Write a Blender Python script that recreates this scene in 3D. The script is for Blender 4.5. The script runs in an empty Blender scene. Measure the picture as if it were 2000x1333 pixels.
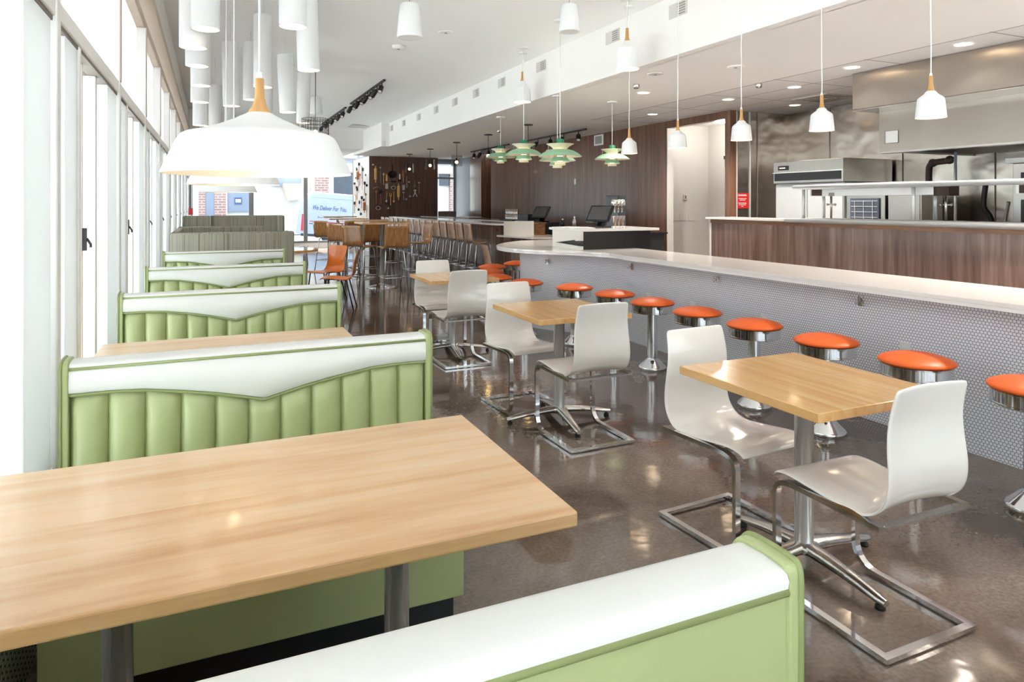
import bpy, bmesh, math, random
from mathutils import Vector, Matrix
R = math.radians
PI = math.pi
random.seed(7)
SC = bpy.context.scene
COL = SC.collection

# ------------------------------------------------------------------ camera, world, exposure
cd = bpy.data.cameras.new('camera'); cam = bpy.data.objects.new('camera', cd); COL.objects.link(cam)
cam.location = (0, 0, 1.48); cam.rotation_euler = (R(90), 0, R(-23.87))
cd.lens = 24.0; cd.sensor_width = 36.0; cd.shift_y = -(666.5 - 398) / 2000
cd.clip_start = 0.05; cd.clip_end = 300
SC.camera = cam
w = bpy.data.worlds.new('world'); SC.world = w; w.use_nodes = True
nt = w.node_tree; nt.nodes.clear()
bg = nt.nodes.new('ShaderNodeBackground'); out = nt.nodes.new('ShaderNodeOutputWorld')
bg.inputs[0].default_value = (0.86, 0.93, 1.0, 1); bg.inputs[1].default_value = 1.45
nt.links.new(bg.outputs[0], out.inputs[0])
SC.view_settings.view_transform = 'Standard'; SC.view_settings.look = 'None'
SC.view_settings.gamma = 1.0; SC.view_settings.use_curve_mapping = False
SC.view_settings.exposure = 1.06
try:
    SC.cycles.use_denoising = True; SC.cycles.denoiser = 'OPENIMAGEDENOISE'
    SC.cycles.max_bounces = 10; SC.cycles.diffuse_bounces = 6; SC.cycles.glossy_bounces = 5
    SC.cycles.transparent_max_bounces = 24; SC.cycles.transmission_bounces = 6
    SC.cycles.sample_clamp_indirect = 8.0; SC.cycles.caustics_reflective = False; SC.cycles.caustics_refractive = False
except Exception: pass

sl = bpy.data.lights.new('sun', 'SUN'); sl.energy = 22; sl.angle = R(0.6); sl.color = (0.92, 0.96, 1.0)
so = bpy.data.objects.new('sun', sl); COL.objects.link(so); so.location = (20, 10, 20)
so.rotation_euler = Vector((math.cos(R(72))*math.cos(R(20)), math.cos(R(72))*math.sin(R(20)), math.sin(R(72)))).to_track_quat('Z', 'Y').to_euler()
def area(name, loc, rot, sx, sy, power, color=(1, 1, 1), portal=False):
    l = bpy.data.lights.new(name, 'AREA'); l.shape = 'RECTANGLE'; l.size = sx; l.size_y = sy
    l.energy = power; l.color = color
    if portal: l.cycles.is_portal = True
    o = bpy.data.objects.new(name, l); COL.objects.link(o); o.location = loc; o.rotation_euler = rot
    return o
area('sky_portal_side', (-0.80, 9.5, 1.9), (0, R(-90), 0), 3.2, 28.0, 1, portal=True)
area('sky_portal_far', (2.0, 23.75, 1.7), (R(-90), 0, 0), 5.4, 3.0, 1, portal=True)
area('sky_portal_near', (4.0, -4.4, 1.6), (R(90), 0, 0), 8.8, 2.8, 1, portal=True)

# ------------------------------------------------------------------ materials
def srgb(h):
    h = h.lstrip('#'); v = [int(h[i:i+2], 16) / 255 for i in (0, 2, 4)]
    return tuple((c / 12.92 if c <= 0.04045 else ((c + 0.055) / 1.055) ** 2.4) for c in v) + (1,)
def mat(name, col, rough=0.5, metal=0.0, spec=0.5, emit=None, es=0.0, coat=0.0, bump=None, trans=None):
    m = bpy.data.materials.new(name); m.use_nodes = True
    b = m.node_tree.nodes['Principled BSDF']
    b.inputs['Base Color'].default_value = srgb(col) if isinstance(col, str) else col
    b.inputs['Roughness'].default_value = rough; b.inputs['Metallic'].default_value = metal
    b.inputs['Specular IOR Level'].default_value = spec
    if coat: b.inputs['Coat Weight'].default_value = coat; b.inputs['Coat Roughness'].default_value = 0.08
    if emit: b.inputs['Emission Color'].default_value = srgb(emit); b.inputs['Emission Strength'].default_value = es
    if bump:
        sc, st = bump; N = m.node_tree.nodes; L = m.node_tree.links
        tc = N.new('ShaderNodeTexCoord'); n = N.new('ShaderNodeTexNoise'); n.inputs['Scale'].default_value = sc
        bp = N.new('ShaderNodeBump'); bp.inputs['Strength'].default_value = st; bp.inputs['Distance'].default_value = 0.01
        L.new(tc.outputs['Object'], n.inputs['Vector']); L.new(n.outputs[0], bp.inputs['Height']); L.new(bp.outputs[0], b.inputs['Normal'])
    return m
def ramp(N, stops):
    r = N.new('ShaderNodeValToRGB'); e = r.color_ramp.elements
    e[0].position, e[0].color = stops[0][0], srgb(stops[0][1]); e[1].position, e[1].color = stops[-1][0], srgb(stops[-1][1])
    for p, c in stops[1:-1]:
        q = e.new(p); q.color = srgb(c)
    return r
def grain(name, stops, scale, rough=0.35, coord='Object', noise=4.0, planks=None, detail=6, spec=0.5, coat=0.0, bump=0.0, rvar=0.0):
    """stretched-noise material; scale = (x,y,z) frequencies; planks = (axis, width, amount)"""
    m = bpy.data.materials.new(name); m.use_nodes = True; N = m.node_tree.nodes; L = m.node_tree.links
    b = N['Principled BSDF']; tc = N.new('ShaderNodeTexCoord'); mp = N.new('ShaderNodeMapping')
    mp.inputs['Scale'].default_value = scale; L.new(tc.outputs[coord], mp.inputs[0])
    n = N.new('ShaderNodeTexNoise'); n.inputs['Scale'].default_value = noise; n.inputs['Detail'].default_value = detail
    n.inputs['Roughness'].default_value = 0.6; n.inputs['Distortion'].default_value = 0.3
    fac = n.outputs[0]
    if planks:
        ax, wd, am = planks
        sp = N.new('ShaderNodeSeparateXYZ'); L.new(tc.outputs[coord], sp.inputs[0])
        d = N.new('ShaderNodeMath'); d.operation = 'DIVIDE'; L.new(sp.outputs[ax], d.inputs[0]); d.inputs[1].default_value = wd
        f = N.new('ShaderNodeMath'); f.operation = 'FLOOR'; L.new(d.outputs[0], f.inputs[0])
        wn = N.new('ShaderNodeTexWhiteNoise'); wn.noise_dimensions = '1D'; L.new(f.outputs[0], wn.inputs['W'])
        # shift the grain per plank so that neighbours differ
        vm = N.new('ShaderNodeVectorMath'); vm.operation = 'ADD'; L.new(mp.outputs[0], vm.inputs[0])
        cx = N.new('ShaderNodeCombineXYZ')
        mm = N.new('ShaderNodeMath'); mm.operation = 'MULTIPLY'; L.new(wn.outputs['Value'], mm.inputs[0]); mm.inputs[1].default_value = 37.0
        for i in range(3): L.new(mm.outputs[0], cx.inputs[i])
        L.new(cx.outputs[0], vm.inputs[1]); L.new(vm.outputs[0], n.inputs['Vector'])
        s = N.new('ShaderNodeMath'); s.operation = 'SUBTRACT'; L.new(wn.outputs['Value'], s.inputs[0]); s.inputs[1].default_value = 0.5
        a = N.new('ShaderNodeMath'); a.operation = 'MULTIPLY_ADD'; L.new(s.outputs[0], a.inputs[0]); a.inputs[1].default_value = am; L.new(n.outputs[0], a.inputs[2])
        fac = a.outputs[0]
    else: L.new(mp.outputs[0], n.inputs['Vector'])
    r = ramp(N, stops); L.new(fac, r.inputs[0]); L.new(r.outputs[0], b.inputs['Base Color'])
    b.inputs['Roughness'].default_value = rough; b.inputs['Specular IOR Level'].default_value = spec
    if coat: b.inputs['Coat Weight'].default_value = coat; b.inputs['Coat Roughness'].default_value = 0.06
    if bump:
        bp = N.new('ShaderNodeBump'); bp.inputs['Strength'].default_value = bump; bp.inputs['Distance'].default_value = 0.004
        L.new(n.outputs[0], bp.inputs['Height']); L.new(bp.outputs[0], b.inputs['Normal'])
    return m
def m_floor():
    m = bpy.data.materials.new('polished_concrete'); m.use_nodes = True; N = m.node_tree.nodes; L = m.node_tree.links
    b = N['Principled BSDF']; tc = N.new('ShaderNodeTexCoord')
    n1 = N.new('ShaderNodeTexNoise'); n1.inputs['Scale'].default_value = 0.9; n1.inputs['Detail'].default_value = 8; n1.inputs['Roughness'].default_value = 0.62; n1.inputs['Distortion'].default_value = 0.6
    n2 = N.new('ShaderNodeTexNoise'); n2.inputs['Scale'].default_value = 60; n2.inputs['Detail'].default_value = 5
    L.new(tc.outputs['Object'], n1.inputs[0]); L.new(tc.outputs['Object'], n2.inputs[0])
    r1 = ramp(N, [(0.30, '#473930'), (0.46, '#66574c'), (0.58, '#7f7065'), (0.75, '#998b80')])
    L.new(n1.outputs[0], r1.inputs[0])
    r2 = ramp(N, [(0.35, '#b8b0a8'), (0.65, '#ffffff')]); L.new(n2.outputs[0], r2.inputs[0])
    mx = N.new('ShaderNodeMix'); mx.data_type = 'RGBA'; mx.blend_type = 'MULTIPLY'; mx.inputs[0].default_value = 0.55
    L.new(r1.outputs[0], mx.inputs[6]); L.new(r2.outputs[0], mx.inputs[7]); L.new(mx.outputs[2], b.inputs['Base Color'])
    b.inputs['Roughness'].default_value = 0.09; b.inputs['Specular IOR Level'].default_value = 0.8
    n3 = N.new('ShaderNodeTexNoise'); n3.inputs['Scale'].default_value = 7; n3.inputs['Detail'].default_value = 2; L.new(tc.outputs['Object'], n3.inputs[0])
    bp = N.new('ShaderNodeBump'); bp.inputs['Strength'].default_value = 0.10; bp.inputs['Distance'].default_value = 0.012
    L.new(n3.outputs[0], bp.inputs['Height']); L.new(bp.outputs[0], b.inputs['Normal'])
    return m
def m_penny(name, tile, grout, pitch=0.0245, rad=0.41, tr=0.18):
    """round penny tiles on a hexagonal grid, from UV in metres"""
    m = bpy.data.materials.new(name); m.use_nodes = True; N = m.node_tree.nodes; L = m.node_tree.links
    b = N['Principled BSDF']; uv = N.new('ShaderNodeUVMap'); uv.uv_map = 'UVMap'
    def V(op, a, c=None):
        n = N.new('ShaderNodeVectorMath'); n.operation = op; L.new(a, n.inputs[0])
        if c is not None: n.inputs[1].default_value = c
        return n.outputs['Value'] if op == 'LENGTH' else n.outputs[0]
    s3 = math.sqrt(3)
    p = V('MULTIPLY', uv.outputs[0], (1 / pitch, 1 / pitch, 0))
    p = V('ADD', p, (4000, 4000 * s3, 0))
    def cell(o):
        q = V('ADD', p, o); q = V('MODULO', q, (1, s3, 1)); q = V('SUBTRACT', q, (0.5, s3 / 2, 0)); q = V('MULTIPLY', q, (1, 1, 0))
        return V('LENGTH', q)
    d1 = cell((0, 0, 0)); d2 = cell((0.5, s3 / 2, 0))
    mn = N.new('ShaderNodeMath'); mn.operation = 'MINIMUM'; L.new(d1, mn.inputs[0]); L.new(d2, mn.inputs[1])
    mr = N.new('ShaderNodeMapRange'); mr.interpolation_type = 'SMOOTHSTEP'; mr.inputs[1].default_value = rad - 0.05; mr.inputs[2].default_value = rad + 0.05
    mr.inputs[3].default_value = 0; mr.inputs[4].default_value = 1; L.new(mn.outputs[0], mr.inputs[0])
    mx = N.new('ShaderNodeMix'); mx.data_type = 'RGBA'; L.new(mr.outputs[0], mx.inputs[0]); mx.inputs[6].default_value = srgb(tile); mx.inputs[7].default_value = srgb(grout)
    L.new(mx.outputs[2], b.inputs['Base Color'])
    rr = N.new('ShaderNodeMapRange'); rr.inputs[3].default_value = tr; rr.inputs[4].default_value = 0.8; L.new(mr.outputs[0], rr.inputs[0]); L.new(rr.outputs[0], b.inputs['Roughness'])
    return m
def m_glass(name, tint=(0.97, 1, 0.99, 1), refl=1.0):
    m = bpy.data.materials.new(name); m.use_nodes = True; N = m.node_tree.nodes; L = m.node_tree.links; N.clear()
    o = N.new('ShaderNodeOutputMaterial'); t = N.new('ShaderNodeBsdfTransparent'); g = N.new('ShaderNodeBsdfGlossy'); mx = N.new('ShaderNodeMixShader')
    f = N.new('ShaderNodeFresnel'); f.inputs[0].default_value = 1.45; t.inputs[0].default_value = tint; g.inputs['Roughness'].default_value = 0.02
    mu = N.new('ShaderNodeMath'); mu.operation = 'MULTIPLY'; L.new(f.outputs[0], mu.inputs[0]); mu.inputs[1].default_value = refl
    L.new(mu.outputs[0], mx.inputs[0]); L.new(t.outputs[0], mx.inputs[1]); L.new(g.outputs[0], mx.inputs[2]); L.new(mx.outputs[0], o.inputs[0])
    return m
def m_frost(name):
    m = bpy.data.materials.new(name); m.use_nodes = True; N = m.node_tree.nodes; L = m.node_tree.links; N.clear()
    o = N.new('ShaderNodeOutputMaterial'); t = N.new('ShaderNodeBsdfTranslucent'); g = N.new('ShaderNodeBsdfPrincipled'); mx = N.new('ShaderNodeMixShader')
    t.inputs[0].default_value = (0.80, 0.80, 0.80, 1); g.inputs['Base Color'].default_value = (0.8, 0.8, 0.8, 1); g.inputs['Roughness'].default_value = 0.5
    mx.inputs[0].default_value = 0.55; L.new(g.outputs[0], mx.inputs[1]); L.new(t.outputs[0], mx.inputs[2]); L.new(mx.outputs[0], o.inputs[0])
    return m
def m_grid(name, base, line, size=(0.61, 0.61), lw=0.012, rough=0.9, axes=(0, 1), off=(0, 0)):
    m = bpy.data.materials.new(name); m.use_nodes = True; N = m.node_tree.nodes; L = m.node_tree.links
    b = N['Principled BSDF']; tc = N.new('ShaderNodeTexCoord'); sp = N.new('ShaderNodeSeparateXYZ'); L.new(tc.outputs['Object'], sp.inputs[0])
    outs = []
    for ax, s, of in zip(axes, size, off):
        a = N.new('ShaderNodeMath'); a.operation = 'ADD'; L.new(sp.outputs[ax], a.inputs[0]); a.inputs[1].default_value = 100 * s + of
        mo = N.new('ShaderNodeMath'); mo.operation = 'MODULO'; L.new(a.outputs[0], mo.inputs[0]); mo.inputs[1].default_value = s
        lt = N.new('ShaderNodeMath'); lt.operation = 'LESS_THAN'; L.new(mo.outputs[0], lt.inputs[0]); lt.inputs[1].default_value = lw
        outs.append(lt)
    mxm = N.new('ShaderNodeMath'); mxm.operation = 'MAXIMUM'; L.new(outs[0].outputs[0], mxm.inputs[0]); L.new(outs[-1].outputs[0], mxm.inputs[1])
    mx = N.new('ShaderNodeMix'); mx.data_type = 'RGBA'; L.new(mxm.outputs[0], mx.inputs[0]); mx.inputs[6].default_value = srgb(base); mx.inputs[7].default_value = srgb(line)
    L.new(mx.outputs[2], b.inputs['Base Color']); b.inputs['Roughness'].default_value = rough
    return m
def m_steel(name, col='#b9b4ae', rough=0.28, wob=0.25, scale=(1.2, 1.2, 0.5), an=0.0):
    m = bpy.data.materials.new(name); m.use_nodes = True; N = m.node_tree.nodes; L = m.node_tree.links
    b = N['Principled BSDF']; b.inputs['Base Color'].default_value = srgb(col); b.inputs['Metallic'].default_value = 1; b.inputs['Roughness'].default_value = rough; b.inputs['Anisotropic'].default_value = an
    tc = N.new('ShaderNodeTexCoord'); mp = N.new('ShaderNodeMapping'); mp.inputs['Scale'].default_value = scale; L.new(tc.outputs['Object'], mp.inputs[0])
    n = N.new('ShaderNodeTexNoise'); n.inputs['Scale'].default_value = 1.6; n.inputs['Detail'].default_value = 2; L.new(mp.outputs[0], n.inputs[0])
    bp = N.new('ShaderNodeBump'); bp.inputs['Strength'].default_value = wob; bp.inputs['Distance'].default_value = 0.08
    L.new(n.outputs[0], bp.inputs['Height']); L.new(bp.outputs[0], b.inputs['Normal'])
    return m
def m_brick(name, c1, c2, mortar):
    m = bpy.data.materials.new(name); m.use_nodes = True; N = m.node_tree.nodes; L = m.node_tree.links
    b = N['Principled BSDF']; tc = N.new('ShaderNodeTexCoord'); mp = N.new('ShaderNodeMapping'); mp.inputs['Rotation'].default_value = (R(90), 0, 0)
    L.new(tc.outputs['Object'], mp.inputs[0]); t = N.new('ShaderNodeTexBrick'); t.inputs['Scale'].default_value = 1.0
    t.inputs['Brick Width'].default_value = 0.44; t.inputs['Row Height'].default_value = 0.15; t.inputs['Mortar Size'].default_value = 0.025
    t.inputs['Color1'].default_value = srgb(c1); t.inputs['Color2'].default_value = srgb(c2); t.inputs['Mortar'].default_value = srgb(mortar)
    L.new(mp.outputs[0], t.inputs[0]); L.new(t.outputs[0], b.inputs['Base Color']); b.inputs['Roughness'].default_value = 0.9
    return m

M = {}
M['white_paint'] = mat('white_paint', '#efece9', 0.75)
M['ceiling_paint'] = mat('ceiling_paint', '#f6f5f4', 0.9)
M['soffit_paint'] = mat('soffit_paint', '#eeeae7', 0.9)
M['frame'] = mat('frame_paint', '#eeecea', 0.4, spec=0.5, bump=(30, 0.05))
M['frame_tan'] = mat('frame_tan', '#c9b7a2', 0.5)
M['frame_dark'] = mat('frame_dark', '#6f635c', 0.5)
M['frame_grey'] = mat('frame_grey', '#8c8b8c', 0.45)
M['glass'] = m_glass('window_glass', refl=0.3)
M['frost'] = m_frost('clerestory_film')
M['panel'] = m_frost('translucent_side_panel')
M['panel'].node_tree.nodes['Mix Shader'].inputs[0].default_value = 0.4
M['floor'] = m_floor()
M['penny'] = m_penny('penny_tile_white', '#fbfbff', '#adaab5', pitch=0.021)
M['penny_dark'] = m_penny('penny_tile_knee_wall', '#dcdcd8', '#4a4a48', pitch=0.03)
M['maple'] = grain('maple_butcher_block', [(0.18, '#c29262'), (0.36, '#d6ad80'), (0.52, '#deba92'), (0.75, '#e3c6a4')], (0.8, 8, 8), 0.26, planks=(1, 0.16, 0.16), noise=1.4, coat=0.2)
M['maple_small'] = grain('maple_small_tops', [(0.2, '#d39c5e'), (0.45, '#e0ae72'), (0.6, '#e7bb84'), (0.8, '#edca99')], (9, 0.8, 9), 0.22, planks=(0, 0.055, 0.16), noise=1.6, coat=0.3)
M['maple_edge'] = grain('maple_edge', [(0.3, '#c98d4a'), (0.5, '#dda862'), (0.72, '#e9bf84')], (1.4, 3, 25), 0.3, noise=1.5)
M['walnut'] = grain('walnut_veneer', [(0.18, '#44291e'), (0.45, '#60402f'), (0.6, '#70503f'), (0.85, '#866553')], (7, 7, 0.45), 0.3, planks=(1, 1.22, 0.16), noise=1.8, detail=9, spec=0.5, coat=0.12)
M['walnut_x'] = grain('walnut_veneer_x', [(0.2, '#36211a'), (0.45, '#523529'), (0.6, '#614335'), (0.8, '#755544')], (9, 9, 0.55), 0.35, planks=(0, 0.61, 0.2), noise=1.8, detail=9)
M['walnut_light'] = grain('walnut_laminate', [(0.22, '#4c352c'), (0.45, '#6d5348'), (0.6, '#836a5e'), (0.8, '#9a8275')], (9, 9, 0.55), 0.25, planks=(1, 0.9, 0.15), noise=1.8, detail=9)
M['walnut_trim'] = grain('walnut_trim', [(0.25, '#4d2f1a'), (0.5, '#7a5232'), (0.75, '#9b7048')], (4, 0.6, 12), 0.35, noise=2)
M['plywood'] = grain('oak_plywood', [(0.2, '#86542f'), (0.45, '#b07a48'), (0.6, '#c08a58'), (0.82, '#d2a273')], (26, 26, 1.0), 0.25, noise=1.6, coat=0.35)
M['plywood_gloss'] = grain('oak_plywood_glossy', [(0.2, '#86542f'), (0.45, '#b07a48'), (0.6, '#c08a58'), (0.82, '#d2a273')], (26, 26, 1.0), 0.14, noise=1.6, coat=1.0)
M['plywood_pale'] = grain('pale_ply_edge', [(0.2, '#c79a6c'), (0.8, '#e6c49c')], (4, 4, 30), 0.5, noise=2)
M['green'] = mat('green_vinyl', '#abb482', 0.38, spec=0.45, bump=(260, 0.04))
M['green_pipe'] = mat('green_piping', '#8e9863', 0.4)
M['white_vinyl'] = mat('white_vinyl', '#e4e4e1', 0.35, spec=0.45, bump=(240, 0.03))
M['black'] = mat('black_laminate', '#17171a', 0.45)
M['black_gloss'] = mat('black_plastic', '#141416', 0.22)
M['chrome'] = mat('chrome', '#e4e4e6', 0.07, metal=1.0)
M['satin'] = mat('satin_chrome', '#efefef', 0.24, metal=0.72)
M['cast'] = mat('cast_aluminium', '#bdb9b5', 0.2, metal=1.0, bump=(60, 0.08))
M['rubber'] = mat('rubber', '#1b1a1a', 0.7)
M['white_gloss'] = mat('white_lacquer', '#f2eee9', 0.10, spec=0.6, coat=0.6)
M['orange'] = mat('orange_vinyl', '#e6631f', 0.38, spec=0.4, bump=(220, 0.04))
M['orange_ply'] = mat('orange_laminate', '#f2863a', 0.28, coat=0.4)
M['quartz'] = mat('white_quartz', '#ece9e6', 0.10, spec=0.6)
M['quartz_edge'] = mat('quartz_edge', '#f2f1f0', 0.2)
M['solid_white'] = mat('white_solid_surface', '#e6e2dc', 0.3)
M['neck'] = grain('ash_neck', [(0.3, '#b8864c'), (0.7, '#d3a56c')], (20, 20, 2), 0.5, noise=2)
M['lamp_white'] = mat('lamp_white', '#e9e9e9', 0.45)
M['lamp_in'] = mat('lamp_inside', '#fdf3e4', 0.5)
M['glow'] = mat('bulb_glow', '#fff2df', 0.5, emit='#ffe0b8', es=9)
M['glow_soft'] = mat('lamp_diffuser', '#fff4e6', 0.5, emit='#fff0de', es=2.4)
M['glow_warm'] = mat('filament_bulb', '#ffe9c0', 0.5, emit='#ffd890', es=16)
M['cord'] = mat('white_cord', '#e8e8e8', 0.5)
M['ph_green'] = mat('shade_green', '#93c3a0', 0.4)
M['ph_dark'] = mat('cap_green', '#2f8a63', 0.35)
M['ph_cream'] = mat('shade_cream', '#f1e4cc', 0.45)
M['ph_brass'] = mat('brass_ring', '#b98a4a', 0.35, metal=0.6)
M['stripe'] = grain('striped_upholstery', [(0.30, '#6b6256'), (0.42, '#8f887a'), (0.52, '#a9a493'), (0.62, '#8d8f84'), (0.74, '#b3ab9b')], (42, 42, 0.25), 0.85, noise=1.5, detail=3)
M['steel'] = m_steel('stainless_panel')
M['steel_wall'] = m_steel('stainless_wall', '#c0b9b1', 0.24, 0.35, (1.0, 1.0, 1.6))
M['steel_hood'] = m_steel('stainless_hood', '#a79f96', 0.36, 0.4, (1.0, 1.0, 0.3), 0.85)
M['steel_plain'] = mat('stainless_plain', '#bab5b0', 0.25, metal=1.0)
M['steel_bright'] = mat('brushed_steel_door', '#d2d5d8', 0.4, metal=0.5)
M['act'] = m_grid('ceiling_tile', '#e0dcdb', '#9d9797', (0.61, 1.22), 0.02)
M['grey_blue'] = mat('grey_blue_paint', '#6d747f', 0.5)
M['corridor'] = mat('corridor_paint', '#dcd9d4', 0.7)
M['red'] = mat('red_plastic', '#b01c22', 0.4)
M['white_text'] = mat('white_lettering', '#f0e4e4', 0.5)
M['pipe'] = mat('iron_pipe', '#33221d', 0.6)
M['vent'] = mat('vent_grille', '#cfcac6', 0.6)
M['vent_dark'] = mat('vent_slots', '#8f8a87', 0.7)
M['black_metal'] = mat('black_metal', '#1c1a1b', 0.5)
M['clear'] = m_glass('clear_glass', (0.96, 0.97, 0.97, 1), 1.0)
M['smoke_glass'] = m_glass('smoked_glass', (0.72, 0.70, 0.70, 1), 0.4)
M['wood_tool'] = mat('turned_wood', '#d8a765', 0.5)
M['wood_dark'] = mat('dark_turned_wood', '#a8623a', 0.5)
M['tin'] = mat('old_tin', '#b9b4b0', 0.4, metal=0.7)
M['iron'] = mat('cast_iron', '#171312', 0.6)
M['asphalt'] = mat('asphalt', '#3c3d40', 0.9)
M['walk_shaded'] = mat('shaded_concrete', '#5d5b58', 0.9)  # concrete darkened in place of street shade, so it bounces less sun
M['sidewalk'] = mat('sidewalk', '#dddcda', 0.9)
M['brick'] = m_brick('street_brick', '#b58d88', '#a47d79', '#c9bdb8')
M['render_white'] = mat('white_render', '#e9e7e4', 0.9)
M['render_cream'] = mat('cream_render', '#e2d7c0', 0.9)
M['dark_window'] = mat('street_window', '#4b5261', 0.3)
M['blue_grey'] = mat('blue_grey_shutter', '#8f99b0', 0.6)
M['sign_blue'] = mat('sign_blue', '#3f5f95', 0.5)
M['van'] = mat('van_paint_shaded', '#aeb9cc', 0.35)  # white van, with the street's bluish shade put into its colour
M['van_blue'] = mat('van_blue', '#4a5f95', 0.4)
M['van_red'] = mat('van_red', '#c9405c', 0.4)
M['tyre'] = mat('tyre', '#3c3d44', 0.8)

# ------------------------------------------------------------------ mesh builder
class MB:
    def __init__(s): s.v = []; s.f = []; s.m = []; s.sm = []; s.uv = {}
    def face(s, idx, mi=0, sm=False): s.f.append(tuple(idx)); s.m.append(mi); s.sm.append(sm)
    def box(s, a, b, mi=0, rot=0, piv=None):
        x0, y0, z0 = a; x1, y1, z1 = b
        pts = [(x0,y0,z0),(x1,y0,z0),(x1,y1,z0),(x0,y1,z0),(x0,y0,z1),(x1,y0,z1),(x1,y1,z1),(x0,y1,z1)]
        if rot:
            cx, cy = piv or ((x0+x1)/2, (y0+y1)/2); c, q = math.cos(rot), math.sin(rot)
            pts = [(cx+(x-cx)*c-(y-cy)*q, cy+(x-cx)*q+(y-cy)*c, z) for x, y, z in pts]
        n = len(s.v); s.v += pts
        for f in ((0,3,2,1),(4,5,6,7),(0,1,5,4),(1,2,6,5),(2,3,7,6),(3,0,4,7)): s.face([n+i for i in f], mi)
        return s
    def lathe(s, prof, c=(0, 0, 0), seg=24, mi=0, cap0=False, cap1=False, sm=True, axis='z', tilt=None, hard=False):
        if hard:
            for p0, p1 in zip(prof, prof[1:]): s.lathe([p0, p1], c, seg, mi, sm=sm, axis=axis, tilt=tilt)
            return s
        n = len(s.v); k = len(prof)
        for r, z in prof:
            for i in range(seg):
                a = 2*PI*i/seg; p = Vector((r*math.cos(a), r*math.sin(a), z))
                if axis == 'x': p = Vector((p.z, p.x, p.y))
                if axis == 'y': p = Vector((p.x, p.z, p.y))
                if tilt: p = tilt @ p
                s.v.append((p.x+c[0], p.y+c[1], p.z+c[2]))
        for j in range(k-1):
            for i in range(seg):
                a = n+j*seg+i; b = n+j*seg+(i+1) % seg
                s.face((a, b, b+seg, a+seg), mi, sm)
        if cap0: s.face([n+i for i in range(seg)][::-1], mi)
        if cap1: s.face([n+(k-1)*seg+i for i in range(seg)], mi)
        return s
    def tube(s, path, r, seg=8, mi=0, closed=False, caps=True, flat=None, sm=True):
        """round tube, or rectangular section when flat=(w,h,side_vector)"""
        P = [Vector(p) for p in path]; n = len(s.v); k = len(P); up = Vector((0, 0, 1)); prev = None
        for i, p in enumerate(P):
            if closed: t = (P[(i+1) % k]-P[i-1]).normalized()
            else: t = ((P[min(i+1, k-1)]-P[max(i-1, 0)])).normalized()
            if flat:
                sd = Vector(flat[2]).normalized(); nn = t.cross(sd).normalized(); w_, h_ = flat[0]/2, flat[1]/2
                for a, b in ((-1,-1),(1,-1),(1,1),(-1,1)): s.v.append(tuple(p+sd*w_*a+nn*h_*b))
            else:
                if prev is None:
                    a0 = up if abs(t.dot(up)) < 0.9 else Vector((1, 0, 0)); nn = t.cross(a0).normalized()
                else: nn = (prev - t*prev.dot(t)).normalized()
                prev = nn; bb = t.cross(nn)
                for j in range(seg):
                    a = 2*PI*j/seg; s.v.append(tuple(p+nn*r*math.cos(a)+bb*r*math.sin(a)))
        g = 4 if flat else seg
        for i in range(k if closed else k-1):
            for j in range(g):
                a = n+i*g+j; b = n+i*g+(j+1) % g; c = n+((i+1) % k)*g+(j+1) % g; d = n+((i+1) % k)*g+j
                s.face((a, b, c, d), mi, sm and not flat)
        if caps and not closed:
            s.face([n+j for j in range(g)][::-1], mi); s.face([n+(k-1)*g+j for j in range(g)], mi)
        return s
    def prism(s, poly, z0, z1, mi=0, mtop=None, mside=None, sm=False):
        n = len(s.v); k = len(poly)
        for z in (z0, z1):
            for x, y in poly: s.v.append((x, y, z))
        s.face([n+i for i in range(k)][::-1], mi); s.face([n+k+i for i in range(k)], mi if mtop is None else mtop)
        for i in range(k):
            j = (i+1) % k; s.face((n+i, n+j, n+k+j, n+k+i), mi if mside is None else mside, sm)
        return s
    def prism_x(s, poly, x0, x1, mi=0):
        """polygon in (y,z), extruded along x"""
        n = len(s.v); k = len(poly)
        for x in (x0, x1):
            for y, z in poly: s.v.append((x, y, z))
        s.face([n+i for i in range(k)][::-1], mi); s.face([n+k+i for i in range(k)], mi)
        for i in range(k):
            j = (i+1) % k; s.face((n+i, n+j, n+k+j, n+k+i), mi)
        return s
    def prism_y(s, poly, y0, y1, mi=0):
        n = len(s.v); k = len(poly)
        for y in (y0, y1):
            for x, z in poly: s.v.append((x, y, z))
        s.face([n+i for i in range(k)], mi); s.face([n+k+i for i in range(k)][::-1], mi)
        for i in range(k):
            j = (i+1) % k; s.face((n+j, n+i, n+k+i, n+k+j), mi)
        return s
    def grid(s, rows, mi=0, sm=True, closed=False):
        n = len(s.v); k = len(rows[0])
        for r in rows: s.v += [tuple(p) for p in r]
        for i in range(len(rows)-1):
            for j in range(k if closed else k-1):
                a = n+i*k+j; b = n+i*k+(j+1) % k
                s.face((a, b, b+k, a+k), mi, sm)
        return s
    def sphere(s, c, r, seg=12, mi=0, sq=1.0):
        pr = [(max(r*math.sin(PI*i/seg), 1e-4), -r*sq*math.cos(PI*i/seg)) for i in range(seg+1)]
        return s.lathe(pr, c, seg*2, mi)
    def build(s, name, mats, parent=None, bevel=0, solid=0, subd=0, fix=True, loc=None):
        me = bpy.data.meshes.new(name); me.from_pydata(s.v, [], s.f)
        for m in (mats if isinstance(mats, (list, tuple)) else [mats]): me.materials.append(M[m] if isinstance(m, str) else m)
        for p, mi, sm in zip(me.polygons, s.m, s.sm): p.material_index = mi; p.use_smooth = sm
        if fix:
            b = bmesh.new(); b.from_mesh(me); bmesh.ops.recalc_face_normals(b, faces=b.faces); b.to_mesh(me); b.free()
        me.update()
        o = bpy.data.objects.new(name, me); COL.objects.link(o)
        if parent: o.parent = parent
        if loc: o.location = loc
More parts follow.
